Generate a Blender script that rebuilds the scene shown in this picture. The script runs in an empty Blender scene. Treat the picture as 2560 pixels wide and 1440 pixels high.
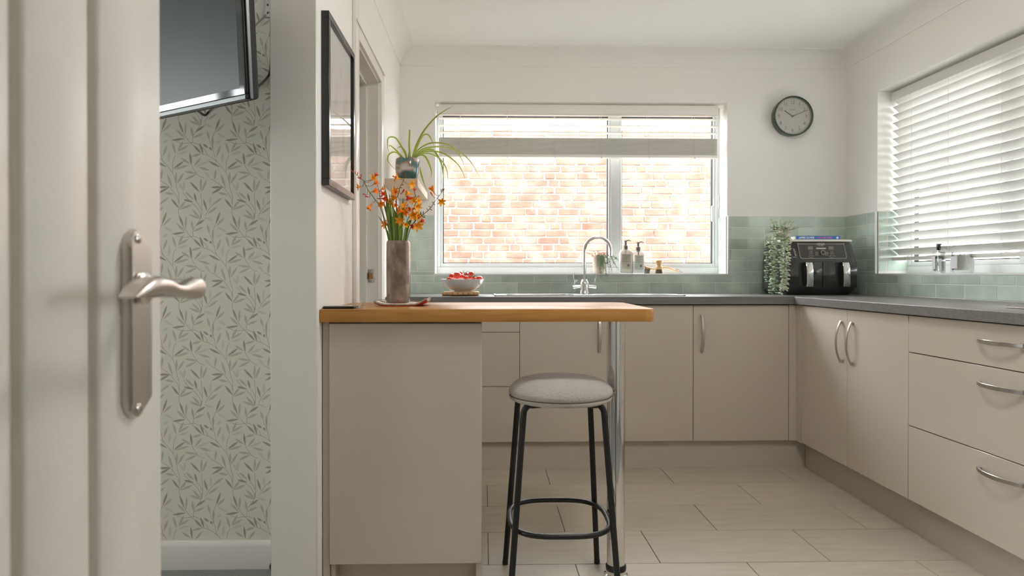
import bpy, bmesh, math, random
from mathutils import Vector, Matrix, Quaternion

# ------------------------------------------------------------------ camera, sky, exposure
S = bpy.context.scene
F, PX, PY, CZ = 1700.0, 1251.5, 697.0, 1.02
YAW, PIT = math.radians(-1.4), math.radians(-0.3)
cam_d = bpy.data.cameras.new('camera'); cam = bpy.data.objects.new('camera', cam_d)
S.collection.objects.link(cam); S.camera = cam
cam.location = (0, 0, CZ); cam.rotation_mode = 'XYZ'
cam.rotation_euler = (math.pi/2 + PIT, 0, YAW)
cam_d.sensor_width = 36.0; cam_d.lens = F/2560*36
cam_d.shift_x = (1280-PX)/2560; cam_d.shift_y = (PY-720)/2560
cam_d.clip_start = 0.02; cam_d.clip_end = 200
cam_d.dof.use_dof = True; cam_d.dof.focus_distance = 2.45; cam_d.dof.aperture_fstop = 7.5

W = bpy.data.worlds.new('sky'); S.world = W; W.use_nodes = True
wb = W.node_tree.nodes['Background']
wb.inputs['Color'].default_value = (0.92, 0.97, 1.0, 1); wb.inputs['Strength'].default_value = 15.0



S.view_settings.view_transform = 'Standard'; S.view_settings.look = 'None'
S.view_settings.gamma = 1; S.view_settings.use_curve_mapping = False
S.view_settings.exposure = 0.16
S.cycles.max_bounces = 14; S.cycles.diffuse_bounces = 8; S.cycles.glossy_bounces = 6
S.cycles.transparent_max_bounces = 16; S.cycles.transmission_bounces = 8
S.cycles.use_denoising = True
S.cycles.caustics_reflective = False; S.cycles.caustics_refractive = False
S.cycles.sample_clamp_indirect = 6

rnd = random.Random(7)

# ------------------------------------------------------------------ helpers
def P(px, py, X=None, Y=None, Z=None):
    """point of the photograph (2560x1440) on a plane of the room"""
    x = (px-PX)/F; z = -(py-PY)/F; y = 1.0
    y, z = y*math.cos(PIT)-z*math.sin(PIT), y*math.sin(PIT)+z*math.cos(PIT)
    x, y = x*math.cos(YAW)-y*math.sin(YAW), x*math.sin(YAW)+y*math.cos(YAW)
    t = X/x if X is not None else Y/y if Y is not None else (Z-CZ)/z
    return Vector((x*t, y*t, CZ+z*t))

WL = {}
def link(o): S.collection.objects.link(o); return o
def tag(o, label=None, cat=None, group=None, kind=None):
    if label: o['label'] = label
    if cat: o['category'] = cat
    if group: o['group'] = group
    if kind: o['kind'] = kind
    return o
def thing(name, label, cat, loc, group=None):
    o = link(bpy.data.objects.new(name, None)); o.location = loc; o.empty_display_size = .05
    WL[o.name] = Vector(loc)
    return tag(o, label, cat, group)
def struct(name, loc=(0, 0, 0)):
    o = link(bpy.data.objects.new(name, None)); o.location = loc; WL[o.name] = Vector(loc)
    o.empty_display_size = .05; o['kind'] = 'structure'
    return o
def B(): return bmesh.new()
def obj(name, bm, m, parent=None, ang=38, kind=None, label=None, keep=False):
    me = bpy.data.meshes.new(name); 
    vs = [v.co for v in bm.verts]
    lo = Vector((min(v.x for v in vs), min(v.y for v in vs), min(v.z for v in vs)))
    hi = Vector((max(v.x for v in vs), max(v.y for v in vs), max(v.z for v in vs)))
    c = Vector(((lo.x+hi.x)/2, (lo.y+hi.y)/2, lo.z))
    bmesh.ops.translate(bm, verts=bm.verts, vec=-c)
    bmesh.ops.recalc_face_normals(bm, faces=bm.faces) if not keep else None
    for f in bm.faces: f.smooth = True
    bm.to_mesh(me); bm.free()
    me.set_sharp_from_angle(angle=math.radians(ang))
    for x in (m if isinstance(m, (list, tuple)) else [m]): me.materials.append(x)
    o = link(bpy.data.objects.new(name, me))
    if parent is not None:
        o.parent = parent; o.location = c - WL[parent.name]
    else: o.location = c
    WL[o.name] = c
    if kind: o['kind'] = kind
    if label: o['label'] = label
    return o
def inst(name, me, loc, parent, rot=None):
    o = link(bpy.data.objects.new(name, me)); o.parent = parent
    o.location = Vector(loc) - WL[parent.name]; WL[o.name] = Vector(loc)
    if rot: o.rotation_euler = rot
    return o
def copy_thing(root, loc, label=None):
    """copy of a thing with copies of its parts and sub-parts"""
    r = link(root.copy()); r.location = loc; WL[r.name] = Vector(loc)
    if label: r['label'] = label
    def kids(a, b):
        for ch in list(a.children):
            c = link(ch.copy()); c.parent = b; WL[c.name] = WL[ch.name]-WL[a.name]+WL[b.name]
            kids(ch, c)
    kids(root, r)
    return r
def merge(bm, b2, mi=0, M=None):
    if M is not None: bmesh.ops.transform(b2, matrix=M, verts=b2.verts)
    vm = {}
    for v in b2.verts: vm[v] = bm.verts.new(v.co)
    for f in b2.faces:
        try: nf = bm.faces.new([vm[v] for v in f.verts]); nf.material_index = mi or f.material_index
        except ValueError: pass
    b2.free(); return bm
def box(bm, x0, x1, y0, y1, z0, z1, bev=0, seg=1, mi=0, M=None):
    b = B(); r = bmesh.ops.create_cube(b, size=1)
    for v in b.verts:
        v.co = Vector((x0+(v.co.x+.5)*(x1-x0), y0+(v.co.y+.5)*(y1-y0), z0+(v.co.z+.5)*(z1-z0)))
    if bev: bmesh.ops.bevel(b, geom=b.edges[:], offset=bev, segments=seg, profile=.5, affect='EDGES')
    return merge(bm, b, mi, M)
def bx(*a, **k): return box(B(), *a, **k)
def rings(bm, rs, close=True, cap=True, mi=0):
    vr = [[bm.verts.new(p) for p in r] for r in rs]
    n = len(vr[0])
    for a, b in zip(vr, vr[1:]):
        for i in range(n if close else n-1):
            j = (i+1) % n
            f = bm.faces.new((a[i], a[j], b[j], b[i])); f.material_index = mi
    if cap and close:
        for r in (vr[0][::-1], vr[-1]):
            try: bm.faces.new(r).material_index = mi
            except ValueError: pass
    return bm
def cr(pts, n=6):
    """Catmull-Rom through points"""
    pts = [Vector(p) for p in pts]
    if len(pts) < 3: return pts
    q = [2*pts[0]-pts[1]]+pts+[2*pts[-1]-pts[-2]]; out = []
    for i in range(1, len(q)-2):
        a, b, c, d = q[i-1:i+3]
        for k in range(n):
            t = k/n
            out.append(.5*((2*b)+(c-a)*t+(2*a-5*b+4*c-d)*t*t+(3*b-a-3*c+d)*t**3))
    return out+[pts[-1]]
def tube(bm, pts, r, n=10, closed=False, mi=0):
    pts = [Vector(p) for p in pts]; N = len(pts); rs = []
    up = None
    for i, p in enumerate(pts):
        if closed: t = pts[(i+1) % N]-pts[i-1]
        else: t = pts[min(i+1, N-1)]-pts[max(i-1, 0)]
        t.normalize()
        if up is None:
            up = Vector((0, 0, 1)) if abs(t.z) < .9 else Vector((1, 0, 0))
        a = (up - t*up.dot(t)).normalized(); up = a; b = t.cross(a)
        rr = r[i] if isinstance(r, (list, tuple)) else r
        rs.append([p+(a*math.cos(2*math.pi*k/n)+b*math.sin(2*math.pi*k/n))*rr for k in range(n)])
    if closed: rs.append(rs[0]); 
    if closed:
        vr = [[bm.verts.new(p) for p in r_] for r_ in rs[:-1]]
        for i in range(N):
            a, b = vr[i], vr[(i+1) % N]
            for k in range(n): bm.faces.new((a[k], a[(k+1) % n], b[(k+1) % n], b[k])).material_index = mi
        return bm
    return rings(bm, rs, mi=mi)
def lathe(bm, prof, c, n=32, mi=0, M=None):
    rs = [[Vector((c[0]+r*math.cos(2*math.pi*k/n), c[1]+r*math.sin(2*math.pi*k/n), c[2]+z)) for k in range(n)] for r, z in prof]
    b = rings(B(), rs); return merge(bm, b, mi, M)
def prism(bm, poly, axis, a0, a1, mi=0, bev=0, seg=2):
    def pt(u, v, a): return {'x': (a, u, v), 'y': (u, a, v), 'z': (u, v, a)}[axis]
    b = rings(B(), [[Vector(pt(u, v, a0)) for u, v in poly], [Vector(pt(u, v, a1)) for u, v in poly]])
    if bev: 
        bmesh.ops.recalc_face_normals(b, faces=b.faces)
        bmesh.ops.bevel(b, geom=b.edges[:], offset=bev, segments=seg, profile=.5, affect='EDGES', clamp_overlap=True)
    return merge(bm, b, mi)
def rrect(w, d, r, n=4):
    out = []
    for sx, sy, a0 in ((1, 1, 0), (-1, 1, 90), (-1, -1, 180), (1, -1, 270)):
        for k in range(n+1):
            a = math.radians(a0+90*k/n)
            out.append((sx*(w/2-r)+r*math.cos(a), sy*(d/2-r)+r*math.sin(a)))
    return out
def ball(bm, c, r, sc=(1, 1, 1), u=16, v=10, mi=0):
    b = B(); bmesh.ops.create_uvsphere(b, u_segments=u, v_segments=v, radius=r)
    return merge(bm, b, mi, Matrix.Translation(c) @ Matrix.Diagonal((*sc, 1)))
def ribbon(bm, pts, widths, face=(0.25, -0.85, 0.45), margin=None, fold=.25):
    """leaf blade: centre line pts, half widths; margin -> outer strips take material 1"""
    pts = [Vector(p) for p in pts]; N = len(pts); face = Vector(face).normalized(); rows = []
    for i, p in enumerate(pts):
        t = (pts[min(i+1, N-1)]-pts[max(i-1, 0)]).normalized()
        s = t.cross(face)
        if s.length < 1e-4: s = Vector((1, 0, 0))
        s.normalize(); nn = s.cross(t).normalized(); w = widths[i]
        cols = (-1, -.55, 0, .55, 1) if margin else (-1, 0, 1)
        rows.append([bm.verts.new(p+s*(w*c)+nn*(abs(c)*w*fold)) for c in cols])
    for a, b in zip(rows, rows[1:]):
        for k in range(len(a)-1):
            f = bm.faces.new((a[k], a[k+1], b[k+1], b[k]))
            f.material_index = 1 if margin and k in (0, len(a)-2) else 0
    return bm
def text(name, s, size, loc, rot, m, parent, align='CENTER', ext=.0003, sx=1.0, bold=0.0):
    cu = bpy.data.curves.new(name, 'FONT'); cu.body = s; cu.size = size
    cu.align_x = align; cu.align_y = 'CENTER'; cu.extrude = ext; cu.offset = bold
    cu.resolution_u = 3
    o = bpy.data.objects.new(name, cu); S.collection.objects.link(o)
    o.rotation_euler = rot; o.scale = (sx, 1, 1)
    dg = bpy.context.evaluated_depsgraph_get(); dg.update()
    me = bpy.data.meshes.new_from_object(o.evaluated_get(dg))
    bpy.data.objects.remove(o); bpy.data.curves.remove(cu)
    me.materials.clear(); me.materials.append(m)
    me.transform(Matrix.LocRotScale(Vector((0, 0, 0)), __import__('mathutils').Euler(rot), Vector((sx, 1, 1))))
    o = link(bpy.data.objects.new(name, me)); o.parent = parent
    o.location = Vector(loc)-WL[parent.name]; WL[o.name] = Vector(loc)
    return o

# ------------------------------------------------------------------ materials
def mat(name, col, rough=.5, metal=0, spec=.5, var=0, vscale=8, vstretch=(1, 1, 1), bump=0, bscale=60, bstretch=(1, 1, 1),
        coat=0, coat_rough=.1, trans=0, ior=1.45, objvar=0, col2=None, ramp=None, detail=4, sheen=0, aniso=0):
    m = bpy.data.materials.new(name); m.use_nodes = True
    nt = m.node_tree; N = nt.nodes; L = nt.links; b = N['Principled BSDF']
    b.inputs['Base Color'].default_value = (*col, 1); b.inputs['Roughness'].default_value = rough
    b.inputs['Metallic'].default_value = metal; b.inputs['Specular IOR Level'].default_value = spec
    b.inputs['Coat Weight'].default_value = coat; b.inputs['Coat Roughness'].default_value = coat_rough
    b.inputs['Transmission Weight'].default_value = trans; b.inputs['IOR'].default_value = ior
    b.inputs['Sheen Weight'].default_value = sheen; b.inputs['Anisotropic'].default_value = aniso
    tc = N.new('ShaderNodeTexCoord')
    def noise(sc, st):
        mp = N.new('ShaderNodeMapping'); mp.inputs['Scale'].default_value = st
        g = N.new('ShaderNodeNewGeometry')
        L.new(g.outputs['Position'], mp.inputs['Vector'])
        n = N.new('ShaderNodeTexNoise'); n.inputs['Scale'].default_value = sc; n.inputs['Detail'].default_value = detail
        L.new(mp.outputs['Vector'], n.inputs['Vector']); return n
    out = None
    if var or ramp or col2:
        n = noise(vscale, vstretch); r = N.new('ShaderNodeValToRGB')
        if ramp:
            e = r.color_ramp.elements
            while len(e) < len(ramp): e.new(.5)
            for el, (p, c) in zip(e, ramp): el.position = p; el.color = (*c, 1)
        else:
            c2 = col2 or tuple(x*(1-var) for x in col)
            r.color_ramp.elements[0].position = .3; r.color_ramp.elements[1].position = .7
            r.color_ramp.elements[0].color = (*c2, 1); r.color_ramp.elements[1].color = (*col, 1)
        L.new(n.outputs['Fac'], r.inputs['Fac']); out = r.outputs['Color']
        L.new(out, b.inputs['Base Color'])
    if objvar:
        oi = N.new('ShaderNodeObjectInfo'); mr = N.new('ShaderNodeMapRange')
        mr.inputs['To Min'].default_value = 1-objvar; mr.inputs['To Max'].default_value = 1+objvar
        L.new(oi.outputs['Random'], mr.inputs['Value'])
        hs = N.new('ShaderNodeHueSaturation'); hs.inputs['Color'].default_value = (*col, 1)
        if out: L.new(out, hs.inputs['Color'])
        L.new(mr.outputs['Result'], hs.inputs['Value']); L.new(hs.outputs['Color'], b.inputs['Base Color'])
    if bump:
        n = noise(bscale, bstretch); bp = N.new('ShaderNodeBump'); bp.inputs['Strength'].default_value = bump
        bp.inputs['Distance'].default_value = .01
        L.new(n.outputs['Fac'], bp.inputs['Height']); L.new(bp.outputs['Normal'], b.inputs['Normal'])
    return m
def glass_mat(name, tint=(1, 1, 1), fac=.06):
    m = bpy.data.materials.new(name); m.use_nodes = True; nt = m.node_tree; N = nt.nodes; L = nt.links
    N.remove(N['Principled BSDF']); t = N.new('ShaderNodeBsdfTransparent'); g = N.new('ShaderNodeBsdfGlossy')
    t.inputs['Color'].default_value = (*tint, 1); g.inputs['Roughness'].default_value = .02
    lw = N.new('ShaderNodeLayerWeight'); lw.inputs['Blend'].default_value = .25
    mr = N.new('ShaderNodeMapRange'); mr.inputs['To Min'].default_value = fac; mr.inputs['To Max'].default_value = .7
    L.new(lw.outputs['Fresnel'], mr.inputs['Value'])
    x = N.new('ShaderNodeMixShader'); L.new(mr.outputs['Result'], x.inputs['Fac'])
    L.new(t.outputs[0], x.inputs[1]); L.new(g.outputs[0], x.inputs[2]); L.new(x.outputs[0], N['Material Output'].inputs['Surface'])
    return m

def emit(name, col, strength):
    m = bpy.data.materials.new(name); m.use_nodes = True; b = m.node_tree.nodes['Principled BSDF']
    b.inputs['Base Color'].default_value = (.8, .8, .8, 1); b.inputs['Emission Color'].default_value = (*col, 1); b.inputs['Emission Strength'].default_value = strength
    return m
M = {}
M['opal'] = emit('fill_lamp_glow', (1, .965, .92), 47)  # glow of the added fill lamps
M['opal2'] = emit('dim_fill_lamp_glow', (1, .97, .935), 4)
M['wall'] = mat('white_emulsion', (.865, .85, .815), .55, spec=.3, bump=.03, bscale=180)
M['ceil'] = mat('stippled_ceiling', (.93, .92, .90), .8, bump=.25, bscale=120)
M['gloss'] = mat('white_gloss_paint', (.80, .775, .735), .28, bump=.02, bscale=60, bstretch=(1, 1, .12))
M['doorpaint'] = mat('door_satin_paint', (.77, .735, .68), .34, bump=.05, bscale=160)
M['cab'] = mat('cashmere_gloss', (.555, .495, .425), .12, spec=.5, coat=.4, coat_rough=.04)
M['cabm'] = mat('cashmere_board', (.53, .485, .42), .4)
M['gap'] = mat('cabinet_inside', (.08, .07, .06), .8)
M['lam'] = mat('charcoal_laminate', (.20, .19, .182), .33, var=.35, vscale=30, vstretch=(.15, 3, 6), spec=.5)
M['oak'] = mat('beech_worktop', (.44, .21, .055), .34, ramp=[(.25, (.37, .165, .038)), (.5, (.44, .21, .055)), (.75, (.50, .26, .08))],
               vscale=9, vstretch=(.8, 9, 9), spec=.3)
M['tile'] = mat('sea_green_glaze', (.56, .67, .59), .09, var=.22, vscale=9, objvar=.13, bump=.09, bscale=22, coat=.3)
M['grout'] = mat('pale_grout', (.74, .73, .68), .8)
M['floor'] = mat('stone_effect_floor_tile', (.53, .47, .39), .42, var=.14, vscale=5, vstretch=(1, 6, 1), objvar=.05, spec=.4, detail=8)
M['fgrout'] = mat('floor_joint', (.20, .175, .145), .8)
M['carpet'] = mat('grey_carpet', (.44, .45, .42), .95, col2=(.20, .205, .19), vscale=320, bump=1.0, bscale=420, sheen=.3)
M['paper'] = mat('wallpaper_ground', (.80, .78, .69), .6, bump=.02, bscale=200)
M['leafd'] = mat('wallpaper_leaf_dark', (.38, .365, .29), .6)
M['leafm'] = mat('wallpaper_leaf_mid', (.57, .55, .46), .6)
M['leafl'] = mat('wallpaper_leaf_pale', (.665, .665, .585), .6)
M['pvc'] = mat('white_upvc', (.76, .79, .79), .25)
M['gasket'] = mat('black_gasket', (.03, .03, .03), .6)
M['glass'] = glass_mat('window_glass')
M['cglass'] = glass_mat('clear_glass', (.96, .98, .97), .08)
M['slat'] = mat('white_slat_dimmed', (.64, .63, .595), .5)  # slat white darkened to offset the strong daylight on the right blind
M['slatb'] = mat('white_slat_bright', (.86, .845, .80), .4)  # same slats kept brighter to offset the weak room light on the sink blind
M['cord'] = mat('white_cord', (.78, .76, .70), .7)
M['chrome'] = mat('chrome', (.80, .80, .80), .08, metal=1)
M['steel'] = mat('brushed_steel', (.58, .56, .53), .27, metal=1, bump=.03, bscale=90, bstretch=(1, 1, 20))
M['sink'] = mat('satin_steel_sink', (.66, .67, .68), .22, metal=1)
M['nickel'] = mat('satin_nickel', (.74, .70, .66), .3, metal=1, bump=.02, bscale=200)
M['black'] = mat('black_powder_coat', (.008, .009, .0085), .42)
M['blackp'] = mat('black_plastic', (.012, .012, .012), .3)
M['boucle'] = mat('oatmeal_boucle', (.76, .71, .63), .95, col2=(.55, .50, .43), vscale=330, bump=1.0, bscale=300, sheen=.9)
M['seam'] = mat('dark_seam', (.16, .13, .10), .9)
M['screen'] = mat('tv_screen', (.030, .040, .040), .42, spec=.6)
M['border'] = mat('screen_border', (.05, .065, .062), .06, spec=.9)
M['silver'] = mat('silver_plastic', (.42, .42, .41), .3, metal=.6)
M['silverd'] = mat('dark_silver_plastic', (.13, .14, .135), .35, metal=.6)
M['tvblack'] = mat('matt_black_plastic', (.012, .013, .013), .55, spec=.3)
M['frame'] = mat('black_picture_frame', (.022, .022, .021), .25, bump=.03, bscale=60, bstretch=(8, 1, 1))
M['mount'] = mat('cream_mount', (.74, .71, .66), .7)
M['art'] = mat('faint_watercolour', (.72, .68, .64), .7, ramp=[(.3, (.66, .52, .46)), (.5, (.74, .68, .63)), (.7, (.78, .75, .71))], vscale=6, vstretch=(1, 3, 1))
M['pglass'] = glass_mat('picture_glass', (1, 1, 1), .10)
M['brick'] = mat('red_brick', (.28, .165, .125), .85, ramp=[(.25, (.16, .085, .058)), (.5, (.225, .13, .096)), (.72, (.28, .20, .16))], vscale=7, objvar=.12, bump=.6, bscale=40)
M['mortar'] = mat('pale_mortar', (.52, .49, .45), .9, var=.2, vscale=20, bump=.5, bscale=50)
M['paving'] = mat('patio_paving', (.36, .34, .31), .8, var=.2, vscale=3)
M['vase'] = mat('brown_salt_glaze', (.22, .165, .12), .2, ramp=[(.3, (.12, .085, .06)), (.52, (.21, .16, .12)), (.7, (.33, .27, .22))], vscale=38, vstretch=(1, 1, .5), bump=.35, bscale=55, coat=.5)
M['matred'] = mat('red_cotton', (.55, .02, .015), .85, bump=.3, bscale=200)
M['mattop'] = mat('printed_cotton', (.75, .62, .5), .85, ramp=[(.35, (.72, .09, .02)), (.45, (.8, .72, .62)), (.62, (.78, .74, .68)), (.7, (.8, .28, .04))], vscale=28, bump=.2, bscale=200)
M['braid'] = mat('grey_piping', (.46, .41, .34), .9, col2=(.2, .17, .13), vscale=260)
M['stem'] = mat('flower_stem', (.10, .16, .035), .5)
M['stemd'] = mat('dark_flower_stem', (.12, .075, .035), .5)
M['blade'] = mat('sword_leaf', (.17, .27, .025), .38, var=.4, vscale=14, vstretch=(8, 8, .6))
M['petal'] = mat('orange_petal', (.90, .27, .012), .45)
M['petaly'] = mat('golden_petal', (.93, .42, .02), .45)
M['petalr'] = mat('red_petal', (.68, .055, .008), .45)
M['spg'] = mat('spider_leaf_green', (.27, .38, .03), .4)
M['spc'] = mat('spider_leaf_cream', (.62, .66, .25), .4)
M['pot'] = mat('painted_stoneware', (.2, .25, .22), .2, ramp=[(.36, (.035, .10, .09)), (.50, (.09, .17, .15)), (.54, (.30, .15, .09)), (.62, (.42, .36, .30)), (.75, (.6, .57, .52))], vscale=11, vstretch=(1, 1, 2), coat=.5)
M['soil'] = mat('soil', (.05, .035, .025), .95)
M['shelfwood'] = mat('pale_oak_shelf', (.60, .47, .35), .5, var=.15, vscale=8, vstretch=(12, 1, 12))
M['ceramic'] = mat('white_ceramic', (.80, .79, .76), .12, coat=.4)
M['tomato'] = mat('tomato_skin', (.66, .032, .008), .22, var=.2, vscale=30, coat=.2)
M['vine'] = mat('tomato_vine', (.09, .12, .04), .7)
M['beech'] = mat('light_beech', (.60, .36, .17), .5, var=.25, vscale=40, vstretch=(1, 1, 4))
M['bristle'] = mat('brown_bristles', (.17, .12, .08), .9)
M['euc'] = mat('eucalyptus_leaf', (.33, .44, .29), .6, objvar=.1)
M['euc2'] = mat('pale_eucalyptus_leaf', (.52, .56, .42), .6)
M['eucs'] = mat('eucalyptus_stem', (.22, .21, .12), .7)
M['pinkpot'] = mat('blush_pot', (.58, .52, .45), .6)
M['blackg'] = mat('black_gloss_plastic', (.018, .019, .018), .14, coat=.5)
M['darkg'] = mat('dark_grey_panel', (.05, .046, .040), .25)
M['line'] = mat('panel_trim', (.55, .52, .44), .3, metal=.5)
M['print'] = mat('pale_print', (.62, .60, .54), .5)
M['lcd'] = mat('lcd_window', (.22, .21, .19), .2)
M['lidcream'] = mat('champagne_lid', (.80, .76, .68), .35)
M['blue'] = mat('blue_cover', (.03, .16, .46), .4)
M['pink'] = mat('pink_print', (.85, .12, .36), .5)
M['white'] = mat('white_print', (.85, .85, .85), .5)
M['page'] = mat('pages', (.78, .75, .66), .8)
M['green'] = mat('dark_green_enamel', (.026, .058, .034), .28, coat=.3)
M['dial'] = mat('clock_dial', (.74, .72, .65), .6)
M['ink'] = mat('grey_ink', (.16, .15, .13), .6)
M['hand'] = mat('clock_hand', (.09, .08, .065), .4)
M['hair'] = mat('pale_second_hand', (.50, .48, .44), .5)
M['concrete'] = mat('speckled_pot', (.52, .43, .37), .75, col2=(.40, .32, .27), vscale=70, bump=.3, bscale=80)
M['rosem'] = mat('needle_foliage', (.12, .21, .09), .6)
M['rosep'] = mat('reddish_needles', (.32, .20, .10), .6)
M['soap'] = mat('clear_soap_bottle', (.86, .86, .78), .25, trans=.55)
M['soap2'] = mat('clear_rinse_bottle', (.90, .93, .93), .15, trans=.75)
M['labelm'] = mat('taupe_label', (.52, .49, .42), .6)
M['labelg'] = mat('sage_label', (.56, .61, .53), .6)
M['pump'] = mat('brown_pump', (.20, .155, .125), .45)
M['wax'] = mat('white_wax', (.80, .78, .73), .5)
M['labelw'] = mat('white_label', (.74, .74, .78), .6)
M['brass'] = mat('bare_timber', (.36, .17, .04), .6)
M['bark'] = mat('pale_bark', (.34, .31, .27), .9)
M['hobg'] = mat('hob_glass', (.012, .012, .013), .06)

# ------------------------------------------------------------------ the room shell
XL, XR, YB, ZC = -.50, 2.235, 4.146, 2.387
def wall_holed(name, axis, a0, a1, u0, u1, z0, z1, holes, m, parts=None):
    """a wall slab across axis ('x' or 'y') from a0 to a1 with rectangular holes (u0,u1,z0,z1)"""
    us = sorted({u0, u1, *[h[0] for h in holes], *[h[1] for h in holes]}); bm = B()
    for ua, ub in zip(us, us[1:]):
        zs = [z0]
        for h in sorted([h for h in holes if h[0] < (ua+ub)/2 < h[1]], key=lambda h: h[2]): zs += [h[2], h[3]]
        zs.append(z1)
        for za, zb in zip(zs[::2], zs[1::2]):
            if zb-za < 1e-5: continue
            if axis == 'y': box(bm, ua, ub, a0, a1, za, zb)
            else: box(bm, a0, a1, ua, ub, za, zb)
    bmesh.ops.remove_doubles(bm, verts=bm.verts, dist=1e-5)
    o = obj(name, bm, m); o['kind'] = 'structure'
    return o
WX0, WX1, WZ0, WZ1 = -.2965, 1.494, 1.030, 2.079        # window over the sink
VY0, VY1 = 2.05, 3.813                                   # window in the right wall
wall_back = wall_holed('wall_back', 'y', YB, 4.40, -1.9, 2.6, -.15, 2.6, [(WX0, WX1, WZ0, WZ1)], M['wall'])
wall_right = wall_holed('wall_right', 'x', XR, 2.52, -.24, YB, -.15, 2.6, [(VY0, VY1, WZ0, 2.064), (.60, 1.08, 1.05, 1.75)], M['wall'])
wall_left = wall_holed('wall_left', 'x', -.646, -.51, 2.093, YB, -.05, 2.6, [(2.707, 3.315, -.05, 1.965)], M['wall'])
wall_lounge = wall_holed('wall_lounge', 'y', 2.39, 2.50, -3.2, -.646, -.05, 2.6, [], M['paper'])
wall_west = wall_holed('wall_west', 'x', -3.36, -3.2, -.24, YB, -.15, 2.6, [(1.15, 2.05, 1.05, 2.05)], M['wall'])
wall_rear = wall_holed('wall_rear', 'y', -.24, -.12, -3.2, XR, -.05, 2.6, [(-.375, .46, -.05, 2.02)], M['wall'])
wall_hall = wall_holed('wall_hall', 'y', -1.7, -1.6, -1.4, 1.4, -.05, 2.6, [], M['wall'])
for nm, x in (('wall_hall_west', -1.4), ('wall_hall_east', 1.3)):
    wall_holed(nm, 'x', x, x+.1, -1.6, -.24, -.05, 2.6, [], M['wall'])
wall_holed('wall_passage', 'x', -1.9, -1.8, 2.5, YB, -.05, 2.6, [], M['wall'])
o = obj('ceiling', bx(-3.36, 2.52, -1.7, 4.4, ZC, 2.6), M['ceil']); o['kind'] = 'structure'
o = obj('roof_sky_block', bx(-3.5, 2.62, -1.8, 4.5, 2.601, 4.5), M['paving']); o['kind'] = 'structure'  # unseen block, added and sized to hold sky light off the garden wall

# coving (a quarter hollow) along the three kitchen walls
def cov(name, axis, s, a, b0, b1):
    R = .095; prof = [(0, 0), (0, -R), (.004, -R)]
    for k in range(9):
        t = math.pi/2*k/8; prof.append((.004+(R-.004)*(1-math.cos(t)), -R+(R-.004)*math.sin(t)))
    prof += [(R, 0)]
    prof = [(a+s*u, ZC+v) for u, v in prof]
    o = obj(name, prism(B(), prof, axis, b0, b1), M['wall'], ang=25); o['kind'] = 'structure'
cov('trim_1', 'x', -1, YB, -.51, XR)
cov('trim_2', 'y', 1, -.51, 2.093, YB)
cov('trim_3', 'y', -1, XR, -.12, YB)

# floors
floor = obj('floor', bx(-.646, 2.52, 1.1, 4.2, -.05, -.0035), M['fgrout']); floor['kind'] = 'structure'
o = obj('floor_carpet', bx(-3.2, -.646, -.12, 2.5, -.05, 0), M['carpet']); o['kind'] = 'structure'
o = obj('floor_carpet_front', bx(-.646, XR, -1.7, 1.1, -.05, 0), M['carpet']); o['kind'] = 'structure'
o = obj('floor_passage', bx(-1.9, -.646, 2.5, YB, -.05, 0), M['carpet']); o['kind'] = 'structure'
cache = {}
def slab(w, d, h, m, bev, key, axes='xyz'):
    k = (key, round(w, 3), round(d, 3), round(h, 4))
    if k not in cache:
        bm = bx(-w/2, w/2, -d/2, d/2, -h/2, h/2, bev=bev)
        me = bpy.data.meshes.new(key); bm.to_mesh(me); bm.free(); me.materials.append(m); cache[k] = me
    return cache[k]
row, y0 = 0, 3.300
ys = [3.300-.3035*k for k in range(-1, 8)]
for r, ya in enumerate(ys):
    yb = min(ya+.3035, 3.70)
    if yb-ya < .05: continue
    off = .0155 if r % 2 == 0 else .3225
    if r == 0: off = .3225-.61+.305
    k = -3
    off = (.3225, .0155)[(r+1) % 2] if r else .0155
    # rows nearest the window: joints at .3225 + .61k in the row under the plinth, then alternating
    off = .3225 if r % 2 == 1 else .0155
    while off+.61*k < 2.0:
        xa, xb = max(off+.61*k, -.505), min(off+.61*(k+1), 1.80); k += 1
        if xb-xa < .02 or yb < 1.1: continue
        inst('floor_tile', slab(xb-xa-.003, yb-ya-.003, .006, M['floor'], .0008, 'floor_tile'),
             ((xa+xb)/2, (ya+yb)/2, -.003+rnd.uniform(-.0002, .0002)), floor)

# skirting, post lining and doorway trim
prof = [(2.39, 0), (2.374, 0), (2.374, .078), (2.378, .088), (2.384, .0955), (2.39, .0955)]
o = obj('baseboard_lounge', prism(B(), prof, 'x', -3.2, -.646), M['gloss']); o['kind'] = 'structure'
o = obj('trim_4', bx(-.648, -.508, 2.078, 2.093, 0, ZC, bev=.002), M['gloss']); o['kind'] = 'structure'
def architrave(name, rects):
    o = struct(name)
    return o
door_2 = struct('door_2', (-.578, 3.0, 0))
bm = B()
for ya, yb in ((2.707, 2.725), (3.297, 3.315)): box(bm, -.648, -.508, ya, yb, 0, 1.965, bev=.001)
box(bm, -.648, -.508, 2.707, 3.315, 1.947, 1.965)
obj('door_lining', bm, M['gloss'], door_2)
bm = B()
for ya, yb in ((2.725, 2.737), (3.285, 3.297)): box(bm, -.60, -.565, ya, yb, 0, 1.947, bev=.001)
box(bm, -.60, -.565, 2.737, 3.285, 1.935, 1.947, bev=.001)
obj('door_stop', bm, M['gloss'], door_2)
def arch_piece(bm, y0, y1, z0, z1, s): box(bm, -.51, -.493, y0, y1, z0, z1, bev=.004, seg=2)
bm = B(); arch_piece(bm, 2.650, 2.715, 0, ZC-.096, 1); obj('architrave', bm, M['gloss'], door_2)
bm = B(); arch_piece(bm, 3.308, 3.387, 0, 2.022, 1); obj('architrave', bm, M['gloss'], door_2)
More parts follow.
